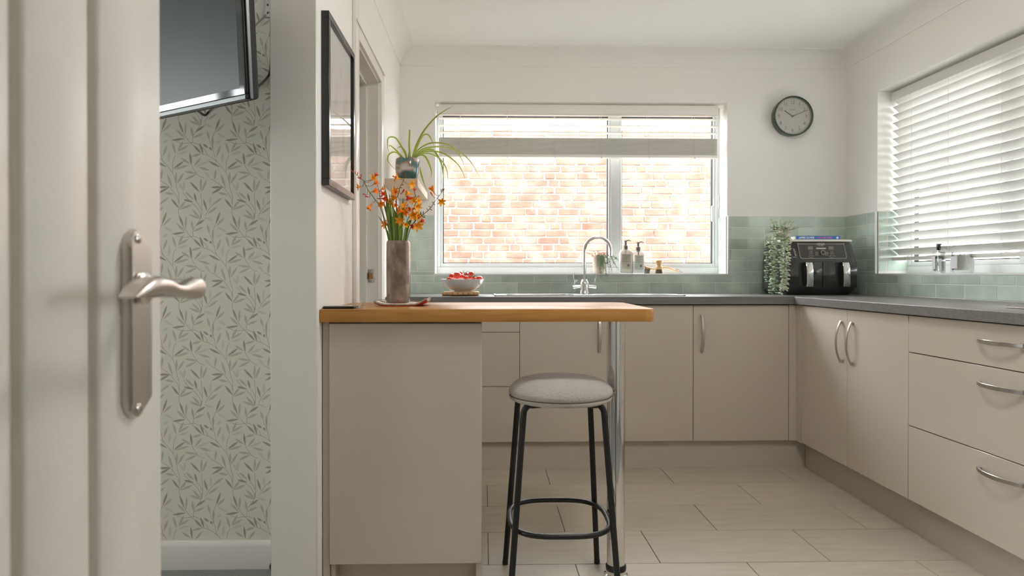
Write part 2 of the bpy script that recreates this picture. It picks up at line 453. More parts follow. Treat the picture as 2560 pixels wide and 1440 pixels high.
bm = B(); box(bm, -.51, -.493, 2.715, 3.308, 1.955, 2.022, bev=.004, seg=2); box(bm, -.493, -.488, 2.65, 3.387, 2.006, 2.016, bev=.002)
obj('architrave', bm, M['gloss'], door_2)
bm = B(); box(bm, -.560, -.528, 3.294, 3.2972, .985, 1.048, bev=.001); box(bm, -.572, -.555, 3.294, 3.2972, 1.0, 1.032, bev=.001)
sp = obj('strike_plate', bm, M['chrome'], door_2)
obj('latch_hole', bx(-.554, -.536, 3.2932, 3.2942, 1.003, 1.031), M['brass'], sp)
bm = B()
for z in (.992, 1.041): ball(bm, (-.545, 3.2935, z), .0035, u=8, v=6)
obj('screw', bm, M['steel'], sp)

# ------------------------------------------------------------------ wallpaper print (flat print, kept as thin leaf shapes on the paper)
ST = [[(330,160),(400,260),(470,330),(560,425),(650,460),(720,495),(790,550),(850,620),(920,715),(950,800),(965,870),(975,930),(1000,1010),(1005,1060),(1000,1180),(1000,1270),(1030,1370),(1072,1472)],
 [(180,230),(230,270),(310,297),(400,292),(470,285),(540,315),(600,360),(640,410),(655,455)],
 [(455,285),(455,240),(465,180),(490,140),(540,70),(565,20),(570,-40)],[(567,1350),(583,1240),(578,1130),(563,990)],
 [(318,980),(373,1060),(438,1120),(508,1190),(553,1270),(567,1340)],[(503,1115),(548,1165),(573,1230)],
 [(685,255),(720,330),(745,400),(770,510),(790,550)],[(738,200),(728,270),(738,370),(745,400)],[(690,350),(730,400)],
 [(435,600),(470,660),(520,730),(570,765),(615,775)],[(700,790),(740,810),(800,850),(880,910),(940,990),(985,1060),(1000,1130)],
 [(960,460),(930,520),(918,600),(918,700)],[(620,1310),(655,1255),(690,1200),(730,1150)],[(738,200),(755,150),(770,118)]]
LD = [(325,155,262,-20),(490,135,625,45),(345,228,160,255),(465,320,575,435),(600,440,550,285),(670,355,597,305),(715,385,688,348),
 (435,595,415,420),(830,625,670,540),(190,650,340,540),(770,118,835,-62),(870,905,705,910),(870,910,710,1000),(548,975,413,830),
 (503,1110,473,985),(458,1115,323,1080),(1000,1200,895,1065),(650,1235,600,1070)]
LM = [(345,220,222,95),(350,180,362,0),(455,200,435,60),(460,215,610,152),(690,250,650,110),(735,330,728,180),(785,480,840,320),(220,440,170,275),
 (250,400,325,260),(245,410,400,320),(435,480,570,440),(415,580,290,500),(475,610,575,490),(530,625,700,675),(200,660,400,600),(510,715,335,690),
 (510,725,340,805),(755,805,775,660),(910,920,845,720),(960,860,968,690),(975,860,1075,705),(935,1010,800,985),(563,970,570,775),(578,970,648,800),
 (463,1080,348,970),(1005,1215,1105,1090),(1010,1222,1190,1150),(725,1155,870,1050),(660,1280,800,1180),(560,1345,440,1215),(560,1355,405,1290),(780,135,900,20)]
LL = [(240,450,400,405),(490,620,680,545),(860,560,875,410),(700,790,610,680),(328,960,263,850),(328,960,338,820),(600,1330,740,1375),(180,220,45,145),(690,1180,700,1030),(775,300,850,250)]
sc_ = 1/5.538
org = P(400, 540, Y=2.39); k_ = (P(500, 540, Y=2.39)-org).x/100*sc_
TW, TH = 741*k_, 1312*k_
def leafpoly(x0, z0, x1, z1, w, y):
    d = Vector((x1-x0, 0, z1-z0)); n = Vector((-d.z, 0, d.x)).normalized()
    a = Vector((x0, y, z0)); prof = [(0, .1), (.2, .62), (.45, 1), (.62, .95), (.82, .55), (1, 0)]
    L_ = [a+d*t+n*(w*s) for t, s in prof]; R_ = [a+d*t-n*(w*s) for t, s in prof[:-1]]
    return L_+R_[::-1]
bm = B(); x_lim0, x_lim1 = -3.15, -.6465; Yp = 2.39
for i in range(-13, 4):
    for j in range(-4, 6):
        ox, oz = org.x+i*TW, org.z-j*TH
        if ox > x_lim1 or ox+1.6*TW < x_lim0: continue
        for lst, mi, y, w in ((LL, 2, Yp-.00010, 16.5*k_), (LM, 1, Yp-.00016, 17*k_), (LD, 0, Yp-.00022, 16*k_)):
            for x0, y0_, x1, y1_ in lst:
                pts = leafpoly(ox+x0*k_, oz-y0_*k_, ox+x1*k_, oz-y1_*k_, w if len(lst) else w, y)
                if max(p.x for p in pts) > x_lim1 or min(p.x for p in pts) < x_lim0: continue
                if min(p.z for p in pts) < .097 or max(p.z for p in pts) > 2.35: continue
                f = bm.faces.new([bm.verts.new(p) for p in pts]); f.material_index = mi
        for s in ST:
            pts = [Vector((ox+x*k_, Yp-.00019, oz-y*k_)) for x, y in s]; pts = cr(pts, 3); prev = None
            for q, p in enumerate(pts):
                t = pts[min(q+1, len(pts)-1)]-pts[max(q-1, 0)]; n = Vector((-t.z, 0, t.x)).normalized()*(2.6*k_)
                if p.x > x_lim1-.002 or p.x < x_lim0 or p.z < .097 or p.z > 2.35: prev = None; continue
                cur = (bm.verts.new(p+n), bm.verts.new(p-n))
                if prev: bm.faces.new((prev[0], prev[1], cur[1], cur[0])).material_index = 0
                prev = cur
for f in bm.faces:
    f.normal_update()
    if f.normal.y > 0: f.normal_flip()
o = obj('leaf_print', bm, [M['leafd'], M['leafm'], M['leafl']], wall_lounge, keep=True); o['kind'] = 'stuff'

# ------------------------------------------------------------------ windows
def window(name, axis, a0, a1, u0, u1, z0, z1, bars, fr=.040, sash=.024):
    """upvc window; axis: wall normal; a0 room side, a1 outside; u span; bars: (ua,ub) vertical bars"""
    w = struct(name, ((u0+u1)/2, a0, z0) if axis == 'y' else (a0, (u0+u1)/2, z0))
    def bb(bm, ua, ub, aa, ab, za, zb, **k):
        return box(bm, ua, ub, aa, ab, za, zb, **k) if axis == 'y' else box(bm, aa, ab, ua, ub, za, zb, **k)
    s = 1 if a1 > a0 else -1
    bm = B()
    bb(bm, u0, u1, *sorted((a0, a1)), z0, z0+fr, bev=.004, seg=2); bb(bm, u0, u1, *sorted((a0, a1)), z1-fr*.7, z1, bev=.004, seg=2)
    bb(bm, u0, u0+fr*.55, *sorted((a0, a1)), z0+fr, z1-fr*.7, bev=.004); bb(bm, u1-fr*.55, u1, *sorted((a0, a1)), z0+fr, z1-fr*.7, bev=.004)
    obj('window_frame', bm, M['pvc'], w)
    edges = [u0+fr*.55]+[x for b_ in bars for x in b_]+[u1-fr*.55]
    for ua, ub in bars: 
        obj('mullion', bb(B(), ua, ub, *sorted((a0+s*.004, a1)), z0+fr, z1-fr*.7, bev=.004, seg=2), M['pvc'], w)
    for ua, ub in zip(edges[::2], edges[1::2]):
        za, zb = z0+fr, z1-fr*.7; bm = B(); q = sash
        aa = sorted((a0+s*.010, a1-s*.01))
        bb(bm, ua, ub, *aa, za, za+q, bev=.003, seg=2); bb(bm, ua, ub, *aa, zb-q, zb, bev=.003, seg=2)
        bb(bm, ua, ua+q*.6, *aa, za+q, zb-q, bev=.003); bb(bm, ub-q*.6, ub, *aa, za+q, zb-q, bev=.003)
        sa = obj('sash', bm, M['pvc'], w)
        bm = B(); t = .005; ga = sorted((a0+s*.022, a0+s*.046))
        ua, ub, za, zb = ua+q*.6, ub-q*.6, za+q, zb-q
        bb(bm, ua, ub, *ga, za, za+t); bb(bm, ua, ub, *ga, zb-t, zb); bb(bm, ua, ua+t, *ga, za, zb); bb(bm, ub-t, ub, *ga, za, zb)
        obj('gasket', bm, M['gasket'], sa)
        bm = B(); pts = [(ua, za), (ub, za), (ub, zb), (ua, zb)]; aa_ = a0+s*.032
        bm.faces.new([bm.verts.new((u, aa_, z) if axis == 'y' else (aa_, u, z)) for u, z in pts])
        obj('glass_pane', bm, M['glass'], sa)
    return w
w1 = window('window_1', 'y', 4.286, 4.35, WX0, WX1, WZ0, WZ1, [(.802, .858)])
w2 = window('window_2', 'x', 2.405, 2.47, VY0, VY1, WZ0, 2.064, [(2.93, 3.0)])
w3 = window('added_window_west', 'x', -3.26, -3.33, 1.15, 2.05, 1.05, 2.05, [(1.57, 1.63)])  # unseen extra window, added to bring daylight into the carpeted side
w4 = window('added_window_right', 'x', 2.405, 2.47, .60, 1.08, 1.05, 1.75, [])  # unseen extra window, added to throw daylight on the open door
# tile edging round the two openings
def edging(par, name, rects):
    bm = B()
    for r in rects: box(bm, *r, bev=.0015)
    obj(name, bm, M['pvc'], par)
edging(w1, 'tile_edging', [(WX0-.008, WX1+.008, YB-.0125, YB+.004, WZ0-.010, WZ0), (WX0-.008, WX0, YB-.0125, YB+.004, WZ0, 1.384),
                           (WX1, WX1+.008, YB-.0125, YB+.004, WZ0, 1.384)])
edging(w2, 'tile_edging', [(XR-.0125, XR+.004, VY0, VY1+.008, WZ0-.010, WZ0), (XR-.0125, XR+.004, VY1, VY1+.008, WZ0, 1.384)])
# handle of the sliding latch on the right-hand frame
obj('window_handle', bx(1.440, 1.456, 4.262, 4.286, 1.36, 1.46, bev=.005, seg=2), M['pvc'], w1)

# ------------------------------------------------------------------ splash-back tiles, one by one
ZR = [.9095, .9765, 1.0437, 1.111, 1.1787, 1.2463, 1.3143, 1.382]
def lay(axis, u0, u1, rows, off, face, wall, holes, thick=.008, flip=1):
    for r, (za, zb) in enumerate(zip(ZR, ZR[1:])):
        if r not in rows: continue
        o_ = off+(.1012 if r % 2 else 0); k = math.floor((u0-o_)/.2024)
        while o_+.2024*k < u1:
            a, b = max(u0, o_+.2024*k), min(u1, o_+.2024*(k+1)); k += 1
            segs = [(a, b, za, zb)]
            for hu0, hu1, hz0, hz1 in holes:
                nx = []
                for a_, b_, c_, d_ in segs:
                    if b_ <= hu0 or a_ >= hu1 or d_ <= hz0 or c_ >= hz1: nx.append((a_, b_, c_, d_)); continue
                    if hz0 > c_+.004: nx.append((a_, b_, c_, hz0))
                    if a_ < hu0: nx.append((a_, hu0, max(c_, hz0), d_))
                    if b_ > hu1: nx.append((hu1, b_, max(c_, hz0), d_))
                segs = nx
            for a_, b_, c_, d_ in segs:
                w, h = b_-a_-.0032, d_-c_-.0032
                if w < .008 or h < .008: continue
                cen = face-flip*(thick/2+rnd.uniform(-.0004, .0006))
                tl = (rnd.gauss(0, .003), 0, rnd.gauss(0, .002))
                if axis == 'y': inst('tile', slab(w, thick, h, M['tile'], .0016, 'tile'), ((a_+b_)/2, cen, (c_+d_)/2), wall, tl)
                else: inst('tile', slab(thick, w, h, M['tile'], .0016, 'tile'), (cen, (a_+b_)/2, (c_+d_)/2), wall, (0, tl[0], tl[2]))
gm = B(); box(gm, -.51, WX0-.008, YB-.0095, YB, .9, 1.383); box(gm, WX1+.008, XR, YB-.0095, YB, .9, 1.383); box(gm, WX0-.008, WX1+.008, YB-.0095, YB, .9, WZ0-.01)
obj('grout', gm, M['grout'], wall_back)
lay('y', -.508, XR-.009, range(7), .812, YB-.003, wall_back, [(WX0-.008, WX1+.008, WZ0-.010, 2)])
gm = B(); box(gm, XR-.0095, XR, VY1+.008, YB-.010, .9, 1.383); box(gm, XR-.0095, XR, 1.0, VY1+.008, .9, WZ0-.01)
obj('grout', gm, M['grout'], wall_right)
lay('x', 1.0, YB-.009, range(7), .06, XR-.003, wall_right, [(0, VY1+.008, WZ0-.010, 2)])
# reveals: right jamb of window_1, left jamb of window_2
obj('grout', bx(WX1-.0062, WX1, YB+.004, 4.286, WZ0, 1.383), M['grout'], wall_back)
lay('x', YB+.004, 4.286, range(2, 7), 4.19, WX1-.001, wall_back, [], thick=.006)
obj('grout', bx(XR+.004, 2.405, VY1-.0062, VY1, WZ0, 1.383), M['grout'], wall_right)
lay('y', XR+.004, 2.405, range(2, 7), 2.29, VY1-.001, wall_right, [], thick=.006)

# ------------------------------------------------------------------ the open panelled door at the left
door_1 = struct('door_1', (-.34, .30, 0))
XF, YE = -.32, .6815
joints = [YE, .567, .4747, .382, .29, .198, .106, .014, -.085]
for a, b in zip(joints, joints[1:]):
    g = .0065
    ya, yb = b+(g if b > -.08 else 0), a-(g if a < YE else 0)
    pl = B(); prism(pl, [(XF-.012, ya), (XF-.003, ya), (XF, ya+.004), (XF, yb-(.004 if a < YE else .0015)), (XF-.002, yb), (XF-.012, yb)], 'z', .005, 1.985)
    obj('plank', pl, M['doorpaint'], door_1, ang=60)
obj('door_core', bx(XF-.040, XF-.009, -.085, YE-.0005, .005, 1.985), M['doorpaint'], door_1)
bm = B(); pp = [(.607, .906), (.612, .897), (.619, .8915), (.626, .8895), (.633, .8915), (.640, .897), (.645, .906), (.645, 1.046), (.640, 1.055), (.633, 1.0605), (.626, 1.0625), (.619, 1.0605), (.612, 1.055), (.607, 1.046)]
def inset(p, q): 
    c = Vector((.626, .976)); return [((y-.626)*(1-q/.019)+.626, (z-c.y)*(1-q/.0865)+c.y) for y, z in p]
rings(bm, [[Vector((XF, y, z)) for y, z in pp], [Vector((XF+.006, y, z)) for y, z in pp], [Vector((XF+.0095, y, z)) for y, z in inset(pp, .0015)]])
for v in bm.verts:
    if v.co.x > XF+.005 and (v.co.z > 1.047 or v.co.z < .905): v.co.x -= .004
plate = obj('handle_plate', bm, M['nickel'], door_1, ang=30)
for z in (1.053, .899):
    bm = B(); lathe(bm, [(.0045, 0), (.0045, .001), (.003, .002), (0.0002, .0022)], (0, 0, 0), 12, M=Matrix.Translation((XF+.0055, .626, z)) @ Matrix.Rotation(math.pi/2, 4, 'Y'))
    obj('screw', bm, M['steel'], plate)
lev = B(); secs = [(.637, 1.0080, .014, .010), (.630, 1.0082, .0195, .012), (.618, 1.0082, .0200, .012), (.606, 1.0078, .0150, .0125), (.592, 1.0072, .0098, .013),
                   (.578, 1.0084, .0098, .0145), (.564, 1.0112, .0125, .017), (.548, 1.0122, .0145, .019), (.532, 1.0112, .0140, .020), (.518, 1.0082, .0090, .019), (.507, 1.0040, .002, .014)]
rs = []
for (y, z, h, w) in secs:
    rs.append([Vector((-.2625+(w/2)*math.copysign(abs(math.cos(a))**.7, math.cos(a)), y, z+(h/2)*math.copysign(abs(math.sin(a))**.7, math.sin(a)))) for a in [2*math.pi*k/16 for k in range(16)]])
rings(lev, rs)
tube(lev, [(XF+.005, .627, 1.008), (-.285, .627, 1.008), (-.262, .627, 1.008)], .0085, 14)
lathe(lev, [(.0145, 0), (.0145, .004), (.012, .006), (.009, .0065)], (0, 0, 0), 20, M=Matrix.Translation((XF+.0085, .627, 1.008)) @ Matrix.Rotation(math.pi/2, 4, 'Y'))
obj('door_lever', lev, M['nickel'], door_1, ang=50)

# ------------------------------------------------------------------ outside
o = obj('ground', bx(-14, 16, -14, 24, -.6, -.16), M['paving']); o['kind'] = 'structure'
gw = thing('garden_wall', 'sunlit weathered red brick garden wall seen through the window over the sink', 'wall', (1.7, 7.1, -.16))
GX0, GX1, GY, GZ = -2.6, 4.95, 7.1, 2.545
obj('mortar', bx(GX0, GX1, GY+.006, GY+.22, -.16, GZ-.005), M['mortar'], gw)
def brick_mesh(w, key):
    k = ('brick', key)
    if k not in cache:
        ms = []
        for q in range(4):
            b = bx(-w/2, w/2, -.05, .05, -.0325, .0325, bev=.006)
            for v in b.verts: v.co += Vector((rnd.uniform(-.004, .004), rnd.uniform(-.003, .003), rnd.uniform(-.0035, .0035)))
            me = bpy.data.meshes.new('brick'); b.to_mesh(me); b.free(); me.materials.append(M['brick']); ms.append(me)
        cache[k] = ms
    return rnd.choice(cache[k])
cand, rest = [], []
nrow = int((GZ+.16)/.075)
for r in range(nrow):
    z = GZ-.0375-.075*r
    x = GX0+(0 if r % 2 else -.17)+rnd.uniform(-.02, .02); i = r
    while x < GX1-.1:
        hd = (i % 3 == 0) if r % 4 else (i % 2 == 0)
        w = (.1025 if hd else .215); i += 1
        a, b = max(x, GX0), min(x+w, GX1); x += w+.0115
        if b-a < .05: continue
        c = ((a+b)/2, GY+.05-rnd.uniform(0, .006), z)
        vis = 1.08 < z < 2.6 and -.50 < c[0] < 2.46
        (cand if vis else rest).append((b-a, c, r))
cand.sort(key=lambda t: (abs(t[1][0]-1)+abs(t[1][2]-1.6)))
extra = cand[296:]; cand = cand[:296]
for w, c, r in cand:
    inst('brick', brick_mesh(round(w, 2), round(w, 2)), c, gw, (0, rnd.gauss(0, .012), rnd.gauss(0, .008)))
bm = B()
for w, c, r in rest+extra:
    if c[2] < -.1: continue
    box(bm, c[0]-w/2, c[0]+w/2, c[1]-.05, c[1]+.05, c[2]-.0325, c[2]+.0325, bev=0)
obj('outer_bricks', bm, M['brick'], gw)['kind'] = 'stuff'
# bare tree on a trellis beyond the end of the wall
tr = thing('espalier_tree', 'bare pale climber trained on thin posts outside the right window', 'tree', (5.0, 6.0, -.16))
r2 = random.Random(3); bm = B()
for k in range(5):
    x = 4.3+.33*k; tube(bm, cr([(x, 5.9, -.16), (x+.02, 5.9, .8), (x-.01, 5.92, 1.5), (x+.03, 5.9, 2.05)], 4), .022, 6)
for k in range(4): tube(bm, cr([(4.2, 5.9, 1.05+.3*k), (4.9, 5.88, 1.12+.3*k), (5.8, 5.9, 1.0+.3*k)], 4), .014, 6)
obj('trellis', bm, M['bark'], tr)
bm = B()
for k in range(16):
    p = Vector((r2.uniform(4.25, 5.7), 5.86, r2.uniform(.9, 1.9))); pts = [p]
    d = Vector((r2.uniform(-.3, .3), r2.uniform(-.1, .1), r2.uniform(.05, .3)))
    for q in range(4): pts.append(pts[-1]+d*.6+Vector((r2.uniform(-.08, .08), r2.uniform(-.05, .05), r2.uniform(-.06, .06))))
    pts = cr(pts, 3); tube(bm, pts, [.016*(1-.75*i/len(pts)) for i in range(len(pts))], 5)
obj('branches', bm, M['bark'], tr)['kind'] = 'stuff'

# ------------------------------------------------------------------ blinds
def blind(name, label, axis, a, u0, u1, ztop, zs, tilt, stack, rail_z, cords, head=.056, sm='slatb'):
    """a: centre line of the slats; into: +1 when the room is on the smaller side of the axis"""
    t = thing(name, label, 'blind', ((u0+u1)/2, a, ztop) if axis == 'y' else (a, (u0+u1)/2, ztop))
    def bb(bm, ua, ub, aa, ab, za, zb, **k):
        return box(bm, ua, ub, aa, ab, za, zb, **k) if axis == 'y' else box(bm, aa, ab, ua, ub, za, zb, **k)
    obj('headrail', bb(B(), u0, u1, a-.030, a+.028, ztop-head, ztop, bev=.003, seg=2), M[sm], t)
    Wd, L_ = .05, u1-u0
    b = B(); n = 6; rs = []
    for e in (-L_/2, L_/2):
        up = [(-Wd/2+Wd*k/n, .0022*(1-(2*k/n-1)**2)) for k in range(n+1)]
        lo = [(x, z-.0028) for x, z in up][::-1]
        rs.append([Vector((e, x, z) if axis == 'y' else (x, e, z)) for x, z in up+lo])
    rings(b, rs); bmesh.ops.recalc_face_normals(b, faces=b.faces)
    me = bpy.data.meshes.new('slat'); b.to_mesh(me); b.free(); me.materials.append(M[sm])
    for z in zs:
        inst('slat', me, ((u0+u1)/2, a, z) if axis == 'y' else (a, (u0+u1)/2, z), t, (tilt, 0, 0) if axis == 'y' else (0, tilt, 0))
    for z in stack:
        inst('slat', me, ((u0+u1)/2, a, z) if axis == 'y' else (a, (u0+u1)/2, z), t)
    obj('bottom_rail', bb(B(), u0, u1, a-.026, a+.026, rail_z-.009, rail_z+.009, bev=.004, seg=2), M[sm], t)
    for c in cords:
        bm = B()
        for s_ in (-.0275, .0275):
            p0, p1 = ((c, a+s_, ztop-head), (c, a+s_, rail_z-.012)) if axis == 'y' else ((a+s_, c, ztop-head), (a+s_, c, rail_z-.012))
            tube(bm, [p0, p1], .0008, 5)
        if stack:
            for k in range(5):
                z = stack[-1]+.005+k*.019
                ring = [(c+.010*math.sin(q)*(1+.3*math.sin(3*k)), a-.030-.002*math.cos(2*q), z+.009*math.cos(q)) for q in [2*math.pi*i/9 for i in range(9)]]
                tube(bm, ring, .0008, 4, closed=True)
        if stack: ball(bm, (c+.002, a-.029, rail_z-.013), .004, u=8, v=6)
        obj('ladder_cord', bm, M['cord'], t)
    return t
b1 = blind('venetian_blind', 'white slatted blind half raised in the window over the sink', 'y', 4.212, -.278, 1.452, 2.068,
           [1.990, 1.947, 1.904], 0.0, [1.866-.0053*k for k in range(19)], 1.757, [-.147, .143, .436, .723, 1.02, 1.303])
obj('pull_cord', tube(tube(B(), cr([(1.462, 4.20, 2.0), (1.464, 4.20, 1.5), (1.470, 4.2, 1.32), (1.485, 4.2, 1.20), (1.475, 4.2, 1.13), (1.455, 4.2, 1.17), (1.456, 4.2, 1.35), (1.460, 4.2, 1.52)], 5), .0012, 5),
    [(1.462, 4.20, 1.52), (1.463, 4.2, 1.44)], .006, 8), M['cord'], b1)
zz = [2.000-.0447*k for k in range(20)]
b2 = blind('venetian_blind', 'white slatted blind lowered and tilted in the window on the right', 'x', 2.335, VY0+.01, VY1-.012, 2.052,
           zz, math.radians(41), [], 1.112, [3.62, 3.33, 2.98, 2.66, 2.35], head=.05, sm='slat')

# ------------------------------------------------------------------ kitchen units
def handle(parent, c, along, out, L_=.19, name='handle'):
    """bow handle: centre c on the door face, bar along `along`, standing off along `out`"""
    c, al, ou = Vector(c), Vector(along), Vector(out); wd = al.cross(ou); bm = B(); rs = []
    n = 16
    for k in range(n+1):
        s = -1+2*k/n; d = .006+.024*(1-abs(s)**2.2); th = .0045+.003*abs(s)**3; w = .0065+.001*(1-abs(s))
        p = c+al*(s*L_/2)+ou*d
        tan = (al+ou*(-.024*2.2*abs(s)**1.2*math.copysign(1, s)*2/L_)).normalized(); nn = tan.cross(wd).normalized()
        rs.append([p+wd*(w*a)+nn*(th/2*b) for a, b in ((1, .6), (.8, 1), (-.8, 1), (-1, .6), (-1, -.6), (-.8, -1), (.8, -1), (1, -.6))])
    rings(bm, rs)
    for s in (-1, 1):
        p = c+al*(s*(L_/2-.006)); 
        q = [p+al*a*.006+wd*b*.0065 for a, b in ((1, 1), (-1, 1), (-1, -1), (1, -1))]
        rings(bm, [[v-ou*.0002 for v in q], [v+ou*.009 for v in q]])
    obj(name, bm, M['steel'], parent, ang=30)
DZ0, DZ1 = .147, .8635
def base_unit_back(label, x0, x1, fronts, group=None):
    """unit under the sink wall; fronts: (kind, xa, xb, za, zb, handle)"""
    u = thing('base_unit', label, 'cabinet', ((x0+x1)/2, 3.84, DZ0), group)
    obj('carcass', bx(x0, x1, 3.566, 4.13, DZ0+.002, .866), M['gap'] if len(fronts) else M['cabm'], u)
    for kind, xa, xb, za, zb, h in fronts:
        d = obj(kind, bx(xa+.0012, xb-.0012, 3.545, 3.5645, za+.0012, zb-.0012, bev=.0012), M['cab'], u)
        if h: handle(d, h, (0, 0, 1) if h[3] == 'v' else (1, 0, 0), (0, -1, 0)) if len(h) == 3 else handle(d, h[:3], (0, 0, 1) if h[3] == 'v' else (1, 0, 0), (0, -1, 0))
    return u
base_unit_back('three drawer unit half hidden behind the peninsula cupboard', -.50, .186,
    [('drawer_front', -.50, .186, .722, DZ1, (-.157, 3.545, .80, 'h')), ('drawer_front', -.50, .186, .4386, .722, (-.157, 3.545, .66, 'h')), ('drawer_front', -.50, .186, DZ0, .4386, (-.157, 3.545, .38, 'h'))])
base_unit_back('double door unit below the sink, behind the chrome post', .186, 1.099,
    [('door', .186, .6453, DZ0, DZ1, (.603, 3.545, .715, 'v')), ('door', .6453, 1.099, DZ0, DZ1, (.688, 3.545, .715, 'v'))])
base_unit_back('single door unit between the sink unit and the inner corner', 1.099, 1.6065,
    [('door', 1.099, 1.6065, DZ0, DZ1, (1.144, 3.545, .715, 'v'))])
u = thing('corner_post', 'narrow gloss filler strip in the inner corner of the units', 'filler', (1.63, 3.55, DZ0))
bm = B(); box(bm, 1.6077, 1.6637, 3.545, 3.5645, DZ0, DZ1, bev=.001); box(bm, 1.645, 1.6637, 3.4826, 3.545, DZ0, .865, bev=.001)
obj('filler_strip', bm, M['cab'], u)
def base_unit_right(label, y0, y1, fronts):
    u = thing('base_unit', label, 'cabinet', (1.94, (y0+y1)/2, DZ0))
    obj('carcass', bx(1.666, 2.225, y0, y1, DZ0+.002, .866), M['gap'], u)
    for kind, ya, yb, za, zb, h in fronts:
        d = obj(kind, bx(1.645, 1.6645, ya+.0012, yb-.0012, za+.0014, zb-.0014, bev=.0012), M['cab'], u)
        if h: handle(d, h[:3], (0, 0, 1) if h[3] == 'v' else (0, 1, 0), (-1, 0, 0))
    return u
base_unit_right('pair of tall doors with side by side bow handles, right of the corner', 2.5950, 3.4816,
    [('door', 3.0394, 3.4816, .150, .8655, (1.645, 3.083, .715, 'v')), ('door', 2.5950, 3.0394, .150, .8655, (1.645, 2.994, .715, 'v'))])
base_unit_right('wide three drawer unit with horizontal bow handles under the hob', 1.645, 2.5950,
    [('drawer_front', 1.645, 2.595, .7224, .8655, (1.645, 2.121, .8046, 'h')), ('drawer_front', 1.645, 2.595, .4386, .7224, (1.645, 2.121, .6626, 'h')),
     ('drawer_front', 1.645, 2.595, .150, .4386, (1.645, 2.121, .3785, 'h'))])
base_unit_right('double door unit nearest the camera on the right run', .70, 1.645,
    [('door', 1.172, 1.645, .150, .8655, (1.645, 1.22, .715, 'v')), ('door', .70, 1.172, .150, .8655, (1.645, 1.125, .715, 'v'))])
o = obj('plinth', bx(-.50, 1.7065, 3.574, 3.592, 0, DZ0+.001), M['cabm']); tag(o, 'long plinth board under the units below the sink', 'plinth')
o = obj('plinth', bx(1.7075, 1.7255, .70, 3.573, 0, .151), M['cabm']); tag(o, 'long plinth board under the right hand run of drawers and doors', 'plinth')

# worktops: back run with the sink cut-out, right run butting up to it
CT = .908
SX0, SX1, SY0, SY1 = .055, 1.075, 3.60, 4.06
bx0, bx1, by0, by1 = .13, .50, 3.655, 3.99
bm = B()
def rail_prof(bm, x0, x1): pass
box(bm, -.508, 2.226, 3.525, by0, CT-.040, CT, bev=0); box(bm, -.508, 2.226, by1, 4.137, CT-.040, CT); box(bm, -.508, bx0, by0, by1, CT-.040, CT); box(bm, bx1, 2.226, by0, by1, CT-.040, CT)
o = obj('worktop', bm, M['lam']); tag(o, 'charcoal laminate worktop along the sink wall under the big window', 'worktop')
bm = B(); prism(bm, [(1.625, CT-.038), (1.6265, CT-.0395), (2.226, CT-.0395), (2.226, CT), (1.629, CT), (1.6262, CT-.001), (1.625, CT-.004)], 'y', .70, 3.5245)
o = obj('worktop', bm, M['lam'], ang=20); tag(o, 'charcoal laminate worktop on the right run, carrying the hob', 'worktop')

# sink, tap
sk = thing('sink', 'satin steel inset sink with drainer below the window', 'sink', (.56, 3.83, CT))
bm = B(); zt = CT+.0025
for x0, x1, y0, y1 in ((SX0, bx0, SY0, SY1), (bx1, SX1, SY0, SY1), (bx0, bx1, SY0, by0), (bx0, bx1, by1, SY1)):
    box(bm, x0, x1, y0, y1, CT-.0005, zt, bev=.0008)
for k in range(9): box(bm, .62, 1.02, 3.66+.034*k, 3.666+.034*k, zt, zt+.0015, bev=.0006)
box(bm, SX0, SX1, SY0, SY0+.012, CT, zt+.0035, bev=.0015); box(bm, SX0, SX0+.012, SY0, SY1, CT, zt+.0035, bev=.0015); box(bm, SX1-.012, SX1, SY0, SY1, CT, zt+.0035, bev=.0015)
obj('drainer_deck', bm, M['sink'], sk)
bm = B(); rs = []
for z, q in ((zt-.001, 0), (CT-.02, .004), (CT-.12, .012), (CT-.145, .03), (CT-.15, .06)):
    rs.append([Vector(((bx0+bx1)/2+x, (by0+by1)/2+y, z)) for x, y in rrect(bx1-bx0-.004-2*q, by1-by0-.004-2*q, .04)])
rings(bm, rs, cap=False); bm.faces.new(bm.verts[-20:]); obj('bowl', bm, M['sink'], sk)
tx, ty = .588, 3.965
tp = thing('mixer_tap', 'chrome swan neck mixer tap with two levers behind the sink', 'tap', (tx, ty, zt))
bm = B(); lathe(bm, [(.030, 0), (.030, .006), (.026, .012), (.0265, .05), (.024, .065), (.017, .082), (.0145, .085)], (tx, ty, zt), 28)
obj('tap_body', bm, M['chrome'], tp)
q = lambda px, py: P(px, py, Y=ty)
zs0 = zt+.083; ztop = q(1491, 589).z; xr = q(1526, 640).x; zr = q(1526, 640).z
xa = tx; pts = [(xa, ty, zs0), (xa, ty, 1.06)]
zc = 1.168; R1 = (xr-.004-xa)/2; 
pts += [(xa, ty, 1.12)]
for k in range(17):
    a = math.pi-math.pi*k/16; pts.append((xa+R1+R1*math.cos(a)+.004*k/16, ty-.01*k/16, zc+(ztop-.010-zc)*math.sin(a)))
pts.append((xr, ty-.011, zr))
obj('spout', tube(B(), pts, .0095, 16), M['chrome'], tp)
for s in (-1, 1):
    bm = B(); z = zt+.040
    tube(bm, [(tx+s*.022, ty, z+.004), (tx+s*.045, ty, z+.003), (tx+s*.068, ty, z)], [.009, .0085, .0095], 14)
    tube(bm, cr([(tx+s*.060, ty, z+.004), (tx+s*.061, ty, z+.03), (tx+s*.066, ty-.004, z+.055), (tx+s*.064, ty-.008, z+.080)], 4), [.0035]*5+[.0045]*4+[.005]*4, 10)
    obj('tap_lever', bm, M['chrome'], tp)

